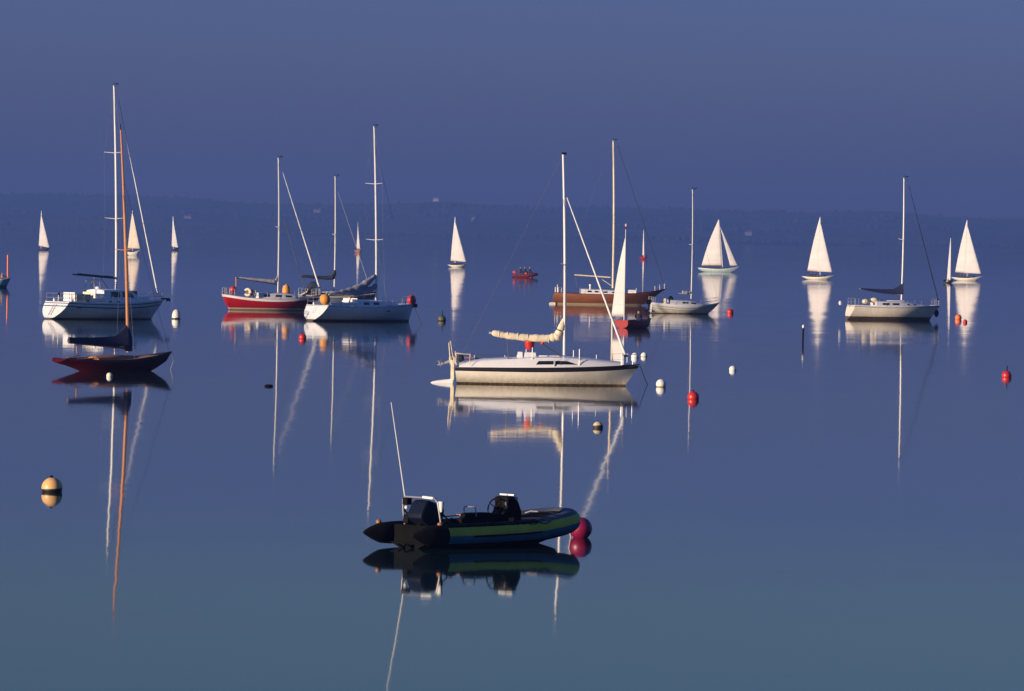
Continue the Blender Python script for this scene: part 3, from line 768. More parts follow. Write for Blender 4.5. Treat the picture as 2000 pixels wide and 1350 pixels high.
ar.tube([B.p3(168, 548, -.9), B.p3(180, 549, .8)], .03, 6); ar.tube([B.p3(182, 546, -.9), B.p3(194, 547, .8)], .03, 6); ar.build('stern_arch', 'steel', B.root)
MB().lathe([(.02, 0), (.22, .02), (.22, .16), (.12, .22), (.02, .23)], B.p3(191, 565), 14).build('radar_dome', 'white', B.root)
MB().tube([B.p3(184, 570, .9), B.p3(184, 540, .9)], .03, 6).build('wind_generator_pole', 'steel', B.root)
B.mast((227, 572), (223, 170), .11, 'alu', (.36, .68), sw=1.3, shroud_top=.98)
B.furled(B.p3(308, 574), B.p3(231, 192), .085, 'white')
B.stay((.3, 0, Z(0)), B.mt_, .005, name='backstay')
bo = MB().tube([B.p3(141, 536), B.p3(227, 544)], .055, 8).build('boom', 'slate', B.root)
B.bundle([B.p3(150, 535), B.p3(185, 539), B.p3(222, 542)], [.07, .08, .10], 'slate', 'furled_sail', bo)
MB().tube([B.p3(195, 541), B.p3(212, 565)], .03, 6).build('mainsheet', 'chain', B.root)
B.rails(.14, .90, 7, .62)
an = MB(); bx = B.edge(1, 0, .08); an.box((bx[0] + .15, 0, bx[2]), (.7, .18, .12)); an.tube([(bx[0] + .2, 0, bx[2]), (bx[0] + .5, 0, bx[2] - .1)], .06, 6); an.tube([(bx[0] + .42, -.25, bx[2] - .18), (bx[0] + .55, 0, bx[2] - .05), (bx[0] + .42, .25, bx[2] - .18)], .06, 6)
an.build('anchor', 'black', B.root)
# transom details
q0 = B.hpt(0, .15); q1 = B.hpt(0, .75)
tl = MB()
for yy in (-.16, .16): tl.tube([(q0[0] - .06, yy, q0[2]), (q1[0] - .06, yy, q1[2])], .018, 6)
for k in range(4):
    f = (k + .5) / 4; x = q0[0] + (q1[0] - q0[0]) * f - .06; z = q0[2] + (q1[2] - q0[2]) * f; tl.tube([(x, -.16, z), (x, .16, z)], .015, 6)
tl.build('swim_ladder', 'steel', B.root)
MB().box((.1, -.9, Z(0) + .55), (.12, .12, .3)).build('stern_light', 'black', B.root, bevel=.02)
MB().tube([(.0, -.95, Z(0)), (.02, -.95, Z(0) + .5)], .03, 6).build('flag_staff', 'white', B.root)

# ===== varnished dark red keelboat in front ===============================
B = Boat('classic_keelboat', 'dark red wooden keelboat with orange varnished mast and navy boom cover', 'keelboat', 112, 725, 36, W_)
L = B.p(335, 686)[0]
redkeel = banded('keelboat_red', [(-9, (.05, .004, .004)), (.02, (.085, .003, .003))], .45, .0)
redkeel.node_tree.nodes['Principled BSDF'].inputs['Specular IOR Level'].default_value = .15
B.hull(L, 2.0, [(0, .62), (.25, .55), (.5, .56), (.8, .76), (1, .96)], [(0, .42), (.12, .22), (.28, -.12), (.5, -.4), (.8, -.18), (.9, .12), (1, .50)],
       [(0, .62), (.15, .80), (.5, 1), (.7, .86), (.88, .42), (1, .012)], [(0, .10), (1, -.12)], [(0, L), (1, L - .30)], [redkeel, 'mahog'], stripe=[(.0, .12, 1)])
B.deck('teak', -.02); B.toe('mahog', .018)
xa, xb = B.p(182, 685)[0], B.p(228, 688)[0]
Z = lambda x: interp(B.sheer, x / L)
B.house([(xa, .55, Z(xa) - .02, .50, Z(xa) + .13), ((xa + xb) / 2, .62, Z(xa) - .02, .56, Z(xa) + .20), (xb, .55, Z(xb) - .02, .48, Z(xb) + .20), (xb + 1.2, .22, Z(xb + 1) - .02, .15, Z(xb + 1) + .06)], 'tan', 'cuddy')
for sd in (-1, 1):
    MB().tube([(xa - 1.2, sd * .5, Z(1) + .03), (xa, sd * .56, Z(xa) + .12), (xb, sd * .5, Z(xb) + .12)], .03, 6).build('coaming', 'varnish', B.root)
MB().box(((xa - .9), 0, Z(1) + .02), (1.3, .8, .05)).build('cockpit_sole', 'black', B.root)
B.mast((250, 688), (236, 254), .085, 'varnish', (), head=False, shroud_top=.74, taper=.5)
m_ = B.mt_
MB().tube([m_, m_ + Vector((-.02, 0, .3))], .02, 6).build('wind_vane', 'black', B.root)
# single pair of spreaders
c = Vector(B.mb_).lerp(B.mt_, .46); k = MB()
for sd in (-1, 1): k.tube([c, (c.x - .1, sd * .7, c.z + .03)], .02, 6)
k.build('spreader', 'varnish', B.root)
bo = MB().tube([B.p3(133, 669), B.p3(250, 681)], .05, 8).build('boom', 'varnish', B.root)
# tent like cover
pts = [(134, 664, 5.5), (150, 665.5, 6.5), (180, 667, 8), (205, 668, 9.5), (225, 668, 12), (238, 662, 17), (247, 656, 22)]
vs = []
for px, py, hh in pts:
    xx, zz = B.p(px, py); h_ = hh / B.S; ww = .10 + h_ * .25
    vs += [(xx, -.04, zz + h_ * 1.0), (xx, .04, zz + h_), (xx, ww * .8, zz), (xx, ww, zz - h_ * .8), (xx, -ww, zz - h_ * .8), (xx, -ww * .8, zz)]
n = len(pts)
MB().add(vs, [(i*6+j, i*6+(j+1)%6, (i+1)*6+(j+1)%6, (i+1)*6+j) for i in range(n-1) for j in range(6)] + [tuple(range(6))[::-1], tuple((n-1)*6+j for j in range(6))]).build('sail_cover', 'navy', bo, ang=60)
MB().tube([B.p3(250, 686), B.p3(251, 660), B.p3(249, 642)], [.22, .19, .10], 10).build('mast_boot', 'navy', B.root)
MB().tube([B.p3(150, 690), B.p3(150, 676)], .03, 6).build('boom_crutch', 'varnish', B.root)
B.stay(B.edge(.97, 0, 0), Vector(B.mb_).lerp(B.mt_, .8), .007)
MB().tube([(.5, 0, .62), (1.3, 0, .80)], .03, 6).build('tiller', 'varnish', B.root)
q = B.world(B.edge(1, 0, -.02)); e = water_at(333, 722)
ml = MB().tube([q, q * .5 + e * .5 + Vector((.12, 0, 0)), e], .014, 6).build('mooring_line', 'rope'); tag(ml, 'pale mooring line hanging from the dark red keelboat bow', 'rope', 'mooring lines')

# ===== red hulled motor-sailer ============================================
hullD = banded('red_ketch_paint', [(-9, (.30, .22, .15)), (.10, (.62, .50, .38)), (.20, (.34, .007, .008))], .4, .0)
hullD.node_tree.nodes['Principled BSDF'].inputs['Specular IOR Level'].default_value = .2
B = Boat('moored_yacht', 'red hulled yacht with white sheer stripe and thick white furled jib', 'yacht', 446, 605, 12, W_)
L = B.p(626, 577)[0]
B.hull(L, 3.0, [(0, 1.38), (.25, 1.10), (.55, 1.0), (.8, 1.15), (1, 1.45)], [(0, -.05), (.15, -.25), (.5, -.45), (.85, -.3), (1, -.1)],
       [(0, .55), (.15, .80), (.45, 1), (.7, .86), (.88, .5), (1, .012)], [(0, -.50), (.5, -.25), (1, .15)], [(0, L), (.5, L - .35), (1, L - .8)],
       [hullD, 'white'], stripe=[(0, .15, 1)])
B.deck(); B.toe('tan', .03)
Z = lambda x: interp(B.sheer, x / L)
xa, xb = B.p(503, 578)[0], B.p(575, 578)[0]
B.house([(xa, .95, Z(xa) - .03, .85, Z(xa) + .48), (xb - 1.2, .95, Z(xb) - .03, .85, Z(xb) + .45), (xb, .6, Z(xb) - .03, .5, Z(xb) + .35)], 'deck')
for px in (518, 541, 561): x = B.p(px, 577)[0]; B.window(x - .28, x + .28, .35, .75)
B.mast((543, 577), (544, 311), .085, 'alu', (.5,), sw=.9)
B.furled(B.p3(624, 562), B.p3(552, 336), .095, 'white')
B.stay(B.p3(597, 573), B.p3(556, 430), .035, 'wire', 'inner_forestay'); B.stay(B.p3(556, 430), Vector(B.mb_).lerp(B.mt_, .62), .008, 'wire', 'inner_forestay')
B.stay((-.3, 0, Z(0)), B.mt_, .005, name='backstay')
bo = MB().tube([B.p3(462, 543), B.p3(543, 556)], .05, 8).build('boom', 'slate', B.root)
B.bundle([B.p3(466, 542), B.p3(490, 545), B.p3(520, 548), B.p3(537, 550), B.p3(542, 544), B.p3(543.5, 534)], [.06, .12, .15, .18, .13, .06], 'greysail', 'furled_sail', bo)
MB().tube([B.p3(461, 562), B.p3(461, 541)], .04, 6).build('boom_gallows', 'yellow', B.root)
MB().tube([B.p3(446, 574), B.p3(437, 562)], .03, 6).build('flag_staff', 'tan', B.root)
B.rails(.10, .92, 6, .6)
def fender(B, px, py, r, mat, label, yl=-1.0, name='lifebuoy', cat='lifebuoy', sc=(1, 1, 1)):
    if name == 'lifebuoy':
        m = MB(); pts = [(math.cos(a) * r * .7, 0, math.sin(a) * r * .7) for a in [R(-60 + 300 * i / 16 + 0) + R(0) for i in range(17)]]
        m.tube([(p_[2], p_[1], p_[0]) for p_ in pts], r * .33, 8)
        o = m.build(name, mat)
    else:
        o = MB().ball((0, 0, 0), r, 16, 10, sc).build(name, mat)
    o.location = B.world(B.p3(px, py, yl)); o.rotation_euler = (0, 0, B.th - .5)
    return tag(o, label, cat)
fender(B, 484, 571, .38, 'cream', 'cream horseshoe lifebuoy on the quarter of the red hulled yacht', -1.3)
fender(B, 495, 572, .30, 'cream', 'second cream horseshoe lifebuoy beside the cabin of the red hulled yacht', -1.2)
fender(B, 489, 571, .28, 'tan', 'brown rolled canvas bundle between lifebuoys on the red hulled yacht', -1.1, 'canvas_roll', 'canvas roll')
fender(B, 455, 566, .30, 'red', 'dark red round fender on the stern rail of the red hulled yacht', 0, 'fender', 'fender', (1, 1, 1.1))
t = thing('deck_bag', 'yellow sail bag standing on the foredeck of the red hulled yacht', 'bag', B.world(B.p3(559, 572)), B.th)
MB().lathe([(.25, -.15), (.36, 0), (.36, .35), (.28, .62), (.08, .72), (.12, .78)], (0, 0, 0), 12).build('bag_body', 'yellow', t)
MB().tube([(.25 * math.cos(a), .25 * math.sin(a), .62) for a in [i * math.pi / 6 for i in range(13)]], .03, 6).build('drawstring', 'rope', t)

# ===== grey sloop behind (dark sprayhood) =================================
hullF = banded('grey_sloop_paint', [(-9, (.02, .03, .03)), (.12, (.17, .20, .20))], .35, .2)
B = Boat('moored_yacht', 'grey green yacht half hidden behind the white one, with dark boom cover and dark sprayhood', 'yacht', 585, 599, 12, W_)
L = B.p(737, 566)[0]
modern_hull(B, L, 2.8, 1.15, 1.02, 1.3, [hullF, 'white'], stripe=[(0, .04, 1)], scoop=(.0, .2), rake=1.0, wt=.7)
B.deck(); B.toe('tan', .03)
Z = lambda x: interp(B.sheer, x / L)
xa, xb = B.p(612, 572)[0], B.p(690, 572)[0]
B.house([(xa, .95, Z(xa) - .03, .85, Z(xa) + .42), (xb - 1.2, .9, Z(xb) - .03, .8, Z(xb) + .40), (xb, .5, Z(xb) - .03, .4, Z(xb) + .15)], 'deck')
for px in (628, 640, 655, 668): x = B.p(px, 572)[0]; B.window(x - .22, x + .22, .35, .75)
# sprayhood
vs = []; st = [(595, 0.25), (600, .9), (607, 1.35), (615, 1.35)]
for px, h_ in st:
    x = B.p(px, 570)[0]
    for j in range(9):
        a = math.pi * j / 8; vs.append((x, 1.1 * math.cos(a), Z(x) + max(.02, h_ * math.sin(a) ** .6)))
MB().add(vs, [(i*9+j, (i+1)*9+j, (i+1)*9+j+1, i*9+j+1) for i in range(3) for j in range(8)] + [tuple(range(27, 36)), tuple(range(9))]).build('sprayhood', 'slate', B.root, ang=60)
MB().tube([B.p3(588, 577, -1.1), B.p3(600, 570, -1.1), B.p3(603, 560, -1.1)], .09, 8).build('lifebuoy_holder', 'cream', B.root)
B.mast((653, 570), (655, 347), .085, 'alu', (.5,), sw=.9)
B.furled(B.p3(722, 560), B.p3(660, 375), .045, 'greysail')
bo = MB().tube([B.p3(588, 541), B.p3(653, 545)], .06, 8).build('boom', 'slate', B.root)
B.bundle([B.p3(590, 539), B.p3(620, 542), B.p3(640, 543), B.p3(650, 541), B.p3(653, 534), B.p3(654.5, 527)], [.13, .17, .20, .26, .2, .10], 'slate', 'sail_cover', bo, lump=.04)
B.stay((.1, 0, Z(0)), B.mt_, .005, name='backstay')
B.rails(.10, .92, 7, .6)

# ===== white yacht with oval transom ======================================
hullE = banded('white_sloop_paint', [(-9, (.02, .03, .035)), (.15, (.70, .72, .74))], .3, .3, scum_glow=.5)
B = Boat('moored_yacht', 'white yacht with bright oval transom, yellow lifebuoy and red ball at its bow', 'yacht', 611, 627, 38, W_)
L = B.p(808, 593)[0]
modern_hull(B, L, 3.6, 1.28, 1.18, 1.42, [hullE, 'bluestripe'], stripe=[(.04, .06, 1)], scoop=(.45, -.40), rake=.5, wt=.82)
B.deck(); B.toe('white', .03)
Z = lambda x: interp(B.sheer, x / L)
xa, xb = B.p(683, 590)[0], B.p(775, 590)[0]
B.house([(xa, 1.15, Z(xa) - .03, 1.0, Z(xa) + .50), (xa + 2.2, 1.15, Z(xa) - .03, 1.0, Z(xa) + .48), (xb - 1.4, .8, Z(xb) - .03, .65, Z(xb) + .34), (xb, .35, Z(xb) - .03, .22, Z(xb) + .08)])
for px in (696, 717, 736): x = B.p(px, 590, -1.1)[0]; B.window(x - .30, x + .25, .35, .75)
q = B.hpt(.62, .22); MB().box((q[0], -q[1] - .0, q[2]), (.5, .05, .10)).build('porthole', 'glass', B.root, bevel=.02)
for sd in (-1, 1): MB().tube([(.9, sd * 1.2, Z(1) + .1), (xa, sd * 1.15, Z(xa) + .22)], .15, 8, fl=(.6, 1)).build('coaming', 'white', B.root)
cloth_x(B, xa - .9, -1.3, -.35, Z(1) + .0, Z(1) + .62, 'white'); cloth_x(B, xa - .05, -1.1, -.2, Z(1) + .0, Z(1) + .60, 'white')
MB().box((xa + .1, .0, Z(1) + .42), (.06, .7, .6)).build('companionway', 'tan', B.root)
B.mast((735, 592), (731, 250), .10, 'alu', (.36, .68), sw=1.15)
B.stay(B.edge(.99, 0, .02), Vector(B.mb_).lerp(B.mt_, .92), .011)
B.stay((.2, 0, Z(0)), B.mt_, .005, name='backstay')
bo = MB().tube([B.p3(640, 578), B.p3(680, 576), B.p3(735, 571)], .06, 8).build('boom', 'slate', B.root)
B.bundle([B.p3(642, 576), B.p3(670, 572), B.p3(697, 565), B.p3(712, 556), B.p3(726, 545), B.p3(734, 537)], [.16, .26, .34, .30, .22, .10], 'greysail', 'furled_sail', bo, lump=.2, seed=9)
B.bundle([B.p3(668, 575), B.p3(700, 571), B.p3(728, 565), B.p3(735, 555)], [.12, .24, .26, .14], 'greysail', 'loose_sail_fold', bo, lump=.2, seed=4)
B.rails(.13, .92, 7, .60)
q0 = B.hpt(0, .12); q1 = B.hpt(0, .50)
tl = MB()
for yy in (-.12, .12): tl.tube([(q0[0] - .05, yy, q0[2]), (q1[0] - .05, yy, q1[2])], .012, 6)
for k in range(3):
    f = (k + .5) / 3; x = q0[0] + (q1[0] - q0[0]) * f - .05; z = q0[2] + (q1[2] - q0[2]) * f; tl.tube([(x, -.12, z), (x, .12, z)], .012, 6)
tl.build('swim_ladder', 'cream', B.root)
fender(B, 635, 585, .42, 'yellow', 'round orange yellow lifebuoy cover on the quarter of the white oval transom yacht', -1.3, 'lifebuoy_cover', 'lifebuoy', (1, 1, 1.05))
fender(B, 804, 587, .36, 'red', 'red ball fender at the bow of the white oval transom yacht', 0, 'fender', 'fender', (1, 1, 1.25))
for px in (752, 767, 792): x, z = B.p(px, 583, -.6); MB().tube([(x, -.6, Z(x)), (x, -.6, Z(x) + .35)], .05, 6).build('deck_ventilator', 'white', B.root)
MB().box((L + .05, 0, 1.28), (.5, .3, .3)).build('anchor', 'black', B.root, bevel=.05)
q = B.world((L, 0, 1.3)); e = water_at(823, 632)
ml = MB().tube([q, q * .45 + e * .55, e], .022, 6).build('mooring_chain', 'chain'); tag(ml, 'dark mooring chain from the bow with the red ball down to the water', 'chain', 'mooring lines')

# ===== brown wooden yacht ================================================
m = wood('varnished_hull', (.15, .048, .018), (.25, .088, .030), .4, .15, (.25, 6, 9))
n_ = m.node_tree.nodes; l_ = m.node_tree.links; cr_ = [x for x in n_ if x.type == 'VALTORGB'][0]
tc_ = n_.new('ShaderNodeTexCoord'); sp_ = n_.new('ShaderNodeSeparateXYZ'); l_.new(tc_.outputs['Object'], sp_.inputs[0])
gt = n_.new('ShaderNodeMath'); gt.operation = 'GREATER_THAN'; gt.inputs[1].default_value = .16; l_.new(sp_.outputs[2], gt.inputs[0])
mx = n_.new('ShaderNodeMix'); mx.data_type = 'RGBA'; mx.inputs[6].default_value = (.50, .40, .25, 1)
l_.new(gt.outputs[0], mx.inputs[0]); l_.new(cr_.outputs[0], mx.inputs[7]); l_.new(mx.outputs[2], n_['Principled BSDF'].inputs['Base Color'])
B = Boat('moored_yacht', 'long varnished brown wooden yacht with white cabin and cream waterline', 'yacht', 1083, 594, -2, W_)
L = B.p(1301, 561)[0]
B.hull(L, 3.2, [(0, 1.22), (.3, 1.12), (.6, 1.15), (.85, 1.42), (1, 1.80)], [(0, -.02), (.12, -.22), (.5, -.45), (.8, -.3), (.95, .2), (1, .55)],
       [(0, .62), (.15, .80), (.45, 1), (.65, .88), (.82, .5), (.93, .2), (1, .012)], [(0, -.0), (.5, -.2), (.9, .1), (1, -.15)],
       [(0, L), (.4, L - .7), (1, L - 1.6)], [m])
B.deck('teak'); B.toe('mahog', .035)
MB().box((-.2, 0, .06), (.8, .7, .24), taper=.7).build('skeg', 'cream', B.root, bevel=.04)
Z = lambda x: interp(B.sheer, x / L)
xa, xb, xc = B.p(1135, 570)[0], B.p(1190, 570)[0], B.p(1216, 570)[0]
B.house([(xa, .95, Z(xa) - .03, .88, Z(xa) + .52), (xb, 1.0, Z(xb) - .03, .9, Z(xb) + .42), (xc, .7, Z(xc) - .03, .6, Z(xc) + .34)])
for px in (1152, 1166, 1183, 1200): x = B.p(px, 566)[0]; B.window(x - .22, x + .22, .4, .75)
x = B.p(1235, 566)[0]; MB().box((x, 0, Z(x) + .22), (.9, .7, .34), taper=.9).build('hatch', 'white', B.root, bevel=.03)
MB().lathe([(.1, 0), (.08, .3), (.14, .45), (.12, .55)], (B.p(1153, 560)[0], -.3, Z(xa) + .45), 10).build('deck_ventilator', 'white', B.root)
B.mast((1197, 563), (1198, 277), .12, 'cream', (.5,), sw=1.1)
MB().tube([B.p3(1122, 537), B.p3(1192, 542)], .07, 8).build('boom', 'cream', B.root)
MB().tube([B.p3(1122, 537), B.p3(1128, 562)], .02, 6).build('mainsheet', 'wire', B.root)
MB().tube([B.p3(1176, 546), B.p3(1194, 558)], .035, 6).build('kicking_strap', 'cream', B.root)
B.stay(B.p3(1298, 560), B.p3(1206, 284), .026, 'slate')
B.stay(B.p3(1085, 570), B.mt_, .005, name='backstay')
MB().tube([B.p3(1089, 571), B.p3(1089, 556)], .06, 6).build('stern_post', 'cream', B.root)
B.rails(.06, .9, 6, .55, r=.008)

# ===== small white sloop right of it ====================================
hullS = banded('small_sloop_paint', [(-9, (.02, .02, .03)), (.06, (.70, .66, .58))], .3, .3, scum_glow=.7)
B = Boat('moored_yacht', 'small pale sloop with black outboard, moored across the bow of the brown wooden yacht', 'yacht', 1270, 612, 12, W_)
L = B.p(1405, 592)[0]
B.hull(L, 2.3, [(0, 1.0), (.4, .80), (.7, .82), (1, 1.05)], [(0, -.05), (.15, -.2), (.5, -.35), (.8, -.2), (1, .0)],
       [(0, .66), (.15, .82), (.45, 1), (.7, .82), (.88, .42), (1, .012)], [(0, -.05), (1, .1)], [(0, L), (.5, L - .5), (1, L - 1.1)],
       [hullS, 'white', 'greysail'], stripe=[(0, .10, 1), (.22, .26, 2), (.40, .44, 2)])
B.deck(); B.toe('white', .03)
Z = lambda x: interp(B.sheer, x / L)
xa, xb = B.p(1306, 592)[0], B.p(1372, 592)[0]
B.house([(xa, .8, Z(xa) - .03, .7, Z(xa) + .42), (xb - 1.2, .8, Z(xb) - .03, .66, Z(xb) + .35), (xb, .35, Z(xb) - .03, .25, Z(xb) + .08)])
for px in (1335, 1352): x = B.p(px, 590)[0]; B.window(x - .28, x + .28, .35, .75)
cloth_x(B, xa - .5, -.85, -.1, Z(1) + .0, Z(1) + .5, 'cream'); 
MB().lathe([(.25, 0), (.22, .25), (.1, .4)], (xa + .15, -.2, Z(xa) + .4), 10).build('lifejacket_box', 'black', B.root)
B.mast((1350, 584), (1353, 373), .065, 'alu', (.5,), sw=.7)
bo = MB().tube([B.p3(1325, 573), B.p3(1349, 575)], .04, 8).build('boom', 'alu', B.root)
B.bundle([B.p3(1332, 570), B.p3(1341, 572), B.p3(1350, 571)], [.12, .18, .12], 'greysail', 'furled_sail', bo, lump=.2)
B.stay(B.edge(.98, 0, .02), B.mt_, .009); B.stay((.05, 0, Z(0)), B.mt_, .005, name='backstay')
outboard(B.root, (-.15, -.3, .85), 1.0, R(0), ('black', 'black'))
MB().box((-.02, .0, .55), (.1, 1.2, .8)).build('transom_board', 'white', B.root, bevel=.02)
B.rails(.05, .92, 5, .55)

# ===== right hand white sloop with navy cover ===========================
hullP = banded('right_sloop_paint', [(-9, (.025, .018, .022)), (.30, (.76, .70, .58))], .3, .3, scum_glow=.5)
B = Boat('moored_yacht', 'white yacht with dark blue boom cover and dark furled jib, lying before the crowded sails', 'yacht', 1656, 624, 13, W_)
L = B.p(1836, 595)[0]
modern_hull(B, L, 3.0, 1.30, 1.22, 1.35, [hullP, 'bluestripe'], stripe=[(.05, .075, 1)], scoop=(.3, -.15), rake=1.0, wt=.84)
B.deck(); B.toe('white', .03)
Z = lambda x: interp(B.sheer, x / L)
xa, xb = B.p(1706, 592)[0], B.p(1806, 592)[0]
B.house([(xa, 1.0, Z(xa) - .03, .9, Z(xa) + .46), (xa + 2.4, 1.0, Z(xa) - .03, .86, Z(xa) + .44), (xb - 1.1, .55, Z(xb) - .03, .4, Z(xb) + .22), (xb, .25, Z(xb) - .03, .15, Z(xb) + .05)])
for px in (1731, 1750): x = B.p(px, 591, -1)[0]; B.window(x - .32, x + .32, .35, .72)
for px in (1776, 1790): x = B.p(px, 592, -1)[0]; B.window(x - .15, x + .15, .35, .70)
MB().box((B.p(1742, 584)[0], 0, Z(xa) + .52), (2.2, .7, .08)).build('sliding_hatch', 'white', B.root, bevel=.02)
B.mast((1761, 586), (1766, 350), .09, 'alu', (.5,), sw=.95)
B.furled(B.p3(1832, 585), B.p3(1775, 362), .075, 'navy')
bo = MB().tube([B.p3(1679, 564), B.p3(1762, 576)], .05, 8).build('boom', 'alu', B.root)
pts = [(1680, 564, 1.3), (1700, 567, 3.5), (1725, 570, 5.5), (1745, 571, 7), (1755, 568, 10), (1763, 565, 15)]
vs = []
for px, py, hh in pts:
    xx, zz = B.p(px, py); h_ = hh / B.S; ww = .05 + h_ * .3
    vs += [(xx, -.03, zz + h_ * .9), (xx, .03, zz + h_ * .9), (xx, ww, zz), (xx, ww, zz - h_ * .6), (xx, -ww, zz - h_ * .6), (xx, -ww, zz)]
n = len(pts)
MB().add(vs, [(i*6+j, i*6+(j+1)%6, (i+1)*6+(j+1)%6, (i+1)*6+j) for i in range(n-1) for j in range(6)] + [tuple(range(6))[::-1], tuple((n-1)*6+j for j in range(6))]).build('sail_cover', 'navy', bo, ang=60)
MB().tube([B.p3(1761.5, 575), B.p3(1762.5, 553)], [.16, .09], 8).build('mast_boot', 'navy', B.root)
B.stay((.15, 0, Z(0)), B.mt_, .005, name='backstay')
B.rails(.08, .92, 6, .6)
fender(B, 1691, 589, .30, 'cream', 'folded tan canvas bundle in the cockpit of the navy covered yacht', -.5, 'canvas_roll', 'canvas roll', (1.2, 1, .8))
fender(B, 1708, 587, .32, 'cream', 'cream cockpit cushion heap by the cabin of the navy covered yacht', -.4, 'cockpit_cushion', 'cushion', (1.3, 1, .8))
fender(B, 1641, 592, .14, 'white', 'small white float on the stern of the navy covered yacht', 0, 'float', 'float', (1, 1, 1.5))
fender(B, 1829, 612, .22, 'black', 'black anchor bag hung below the bow of the navy covered yacht', 0, 'bow_fender', 'fender', (1, 1, 1.6))

# ------------------------------------------------------------------ sailing boats
SG = 'keelboats under white sail'
def racer(xl, xr, yw, theta, apex, mfoot, mastx, jtack, label, hullmat=None, jibtop=.80, crew=3, mat='sail', jclew=None, beam=2.0, hull_h=None, mainang=8, name='sailing_keelboat', cat='sailboat', ov=1.0, red=False):
    """mfoot=(px,py) clew of main; mastx=(px,py) foot of main luff; jtack=(px,py) or None"""
    th = R(theta)
    S_ = F / water_at((xl + xr) / 2, yw).y
    B = Boat(name, label, cat, xl, yw, theta, SG)
    L = B.p(xr, yw - (hull_h or 8))[0]
    z = B.u(hull_h or 8)
    B.hull(L, beam, [(0, z), (.4, z * .8), (.7, z * .9), (1, z * 1.5)], [(0, z * .45), (.15, -.02), (.5, -.35), (.85, -.05), (1, z * .6)],
           [(0, .5), (.15, .7), (.45, 1), (.7, .82), (.88, .42), (1, .012)], [(0, 0), (1, .25)], [(0, L), (.5, L - .5), (1, L - 1.0)], [hullmat or 'white'])
    B.deck('slate', -.05, .03)
    if crew > 1: MB().box((L * .42, 0, z * .9 + .14), (L * .62, beam * .42, .30), taper=.9).build('cockpit_coaming', 'slate', B.root, bevel=.03)
    
    m0 = B.p3(mastx[0], mastx[1]); zf = z * .8
    top = B.p3(*apex)
    B.mast((m0[0], 0, zf), (m0[0] - .15 if abs(top[0] - m0[0]) > 1.2 else top[0], 0, top[2]), .07, 'alu', (), head=False, shroud_top=.8)
    topv = B.mt_
    cl = Vector(B.p3(*mfoot)); r = (cl.x - m0[0]); a = R(mainang)
    clew = Vector((m0[0] + r * math.cos(a), r * math.sin(a) * -1, cl.z))
    tack = Vector((m0[0] - .08, 0, m0[2]))
    sail_mesh('mainsail', B.root, tack, (topv.x - .06, 0, topv.z), clew, .10, mat, roach=.12 * abs(r) * .5, side=-1)
    MB().tube([tack - Vector((0, 0, .08)), clew - Vector((0, 0, .08))], .06, 6).build('boom', 'tan', B.root)
    if jtack:
        jt = Vector(B.p3(*jtack)); jh = Vector(m0).lerp(topv, jibtop); jh.y = 0; jh.x += .1
        jc = Vector((m0[0] - ov * .3, -.5, m0[2] - .05)) if not jclew else Vector(B.p3(jclew[0], jclew[1], -.4))
        sail_mesh('jib', B.root, jt, jh, jc, .12, mat, side=-1)
        B.stay((jt.x + .02, 0, z), jh, .01)
    for k in range(crew):
        x = L * (.22 + .14 * k)
        person(B.world((x, .25 - .25 * (k % 2), z * .8 - .05)), B.th + rnd.uniform(-.8, .8), [(.015, .02, .04), (.03, .03, .035), (.05, .03, .03)][k % 3],
               ['dark clothed person at the stern of ', 'dark clothed person amidships on ', 'dark clothed person by the mast of '][k % 3] + cl_name[0], group='crews of the sailing keelboats')
    MB().box((L * .32, 0, z * .86), (L * .3, beam * .5, .05)).build('cockpit_sole', 'black', B.root)
    return B
cl_name = ['']
whull = banded('racer_white', [(-9, (.72, .68, .60))], .3, .2)
cl_name[0] = 'the sailboat farthest left, low under its sail'
racer(74, 99, 489, -38, (81, 412), (75, 480), (80, 480), (97, 484), 'distant white sailboat left of the tallest mast, small dark hull', 'slate', crew=0, hull_h=4, mat='sail', jibtop=.85)
cl_name[0] = 'the cream hulled sailboat behind the varnished mast'
racer(247, 275, 499, -38, (259, 411), (248, 485), (259, 485), (274, 486), 'distant sailboat with cream hull and sail between varnished mast and furled jib', whull, crew=2, hull_h=8, mat='sailcream', jibtop=.9)
racer(334, 350, 489, -45, (338, 423), (334.5, 481), (339, 481), (348, 484), 'smallest distant white sailboat just right of the left-hand furled jib', 'slate', crew=0, hull_h=4, jibtop=.85)
cl_name[0] = 'the narrow sailboat behind the grey furled jib'
racer(694, 705, 494, -70, (699, 434), (695.5, 485), (699, 485), (703, 486), 'distant narrow sailboat behind the grey forestay, with tan hull', 'tan', crew=0, hull_h=6, jibtop=.85)
cl_name[0] = 'the lone sailboat above the dark green buoy'
racer(877, 913, 522, -38, (889, 424), (879, 509), (889, 509), (911, 512), 'lone white sailboat in open water left of the orange launch', whull, crew=3, hull_h=5, jibtop=.86)
cl_name[0] = 'the sailboat left of the navy covered yacht'
racer(1569, 1629, 546, -38, (1602, 424), (1574, 528), (1602, 530), (1626, 532), 'large sailboat with pale pink-white sails and white hull left of the navy covered yacht', whull, crew=3, hull_h=6.5, jibtop=.88)
cl_name[0] = 'the sailboat nearest the right edge'
racer(1861, 1919, 548, -38, (1889, 430), (1863, 531), (1889, 533), (1917, 535), 'large pale sailboat above the two close red buoys, beside a narrow sail', whull, crew=3, hull_h=6.5, jibtop=.88)
# green hulled boat with separate jib
gh = banded('pale_green_paint', [(-9, (.44, .56, .55))], .35, .2)
cl_name[0] = 'the green hulled sailboat'
racer(1364, 1444, 531, -20, (1404, 429), (1368, 518), (1412, 518), (1441, 519), 'sailboat with pale green hull and a gap between mainsail and narrow jib', gh, crew=3, hull_h=8, jibtop=.86, jclew=(1426, 519), mat='sail')
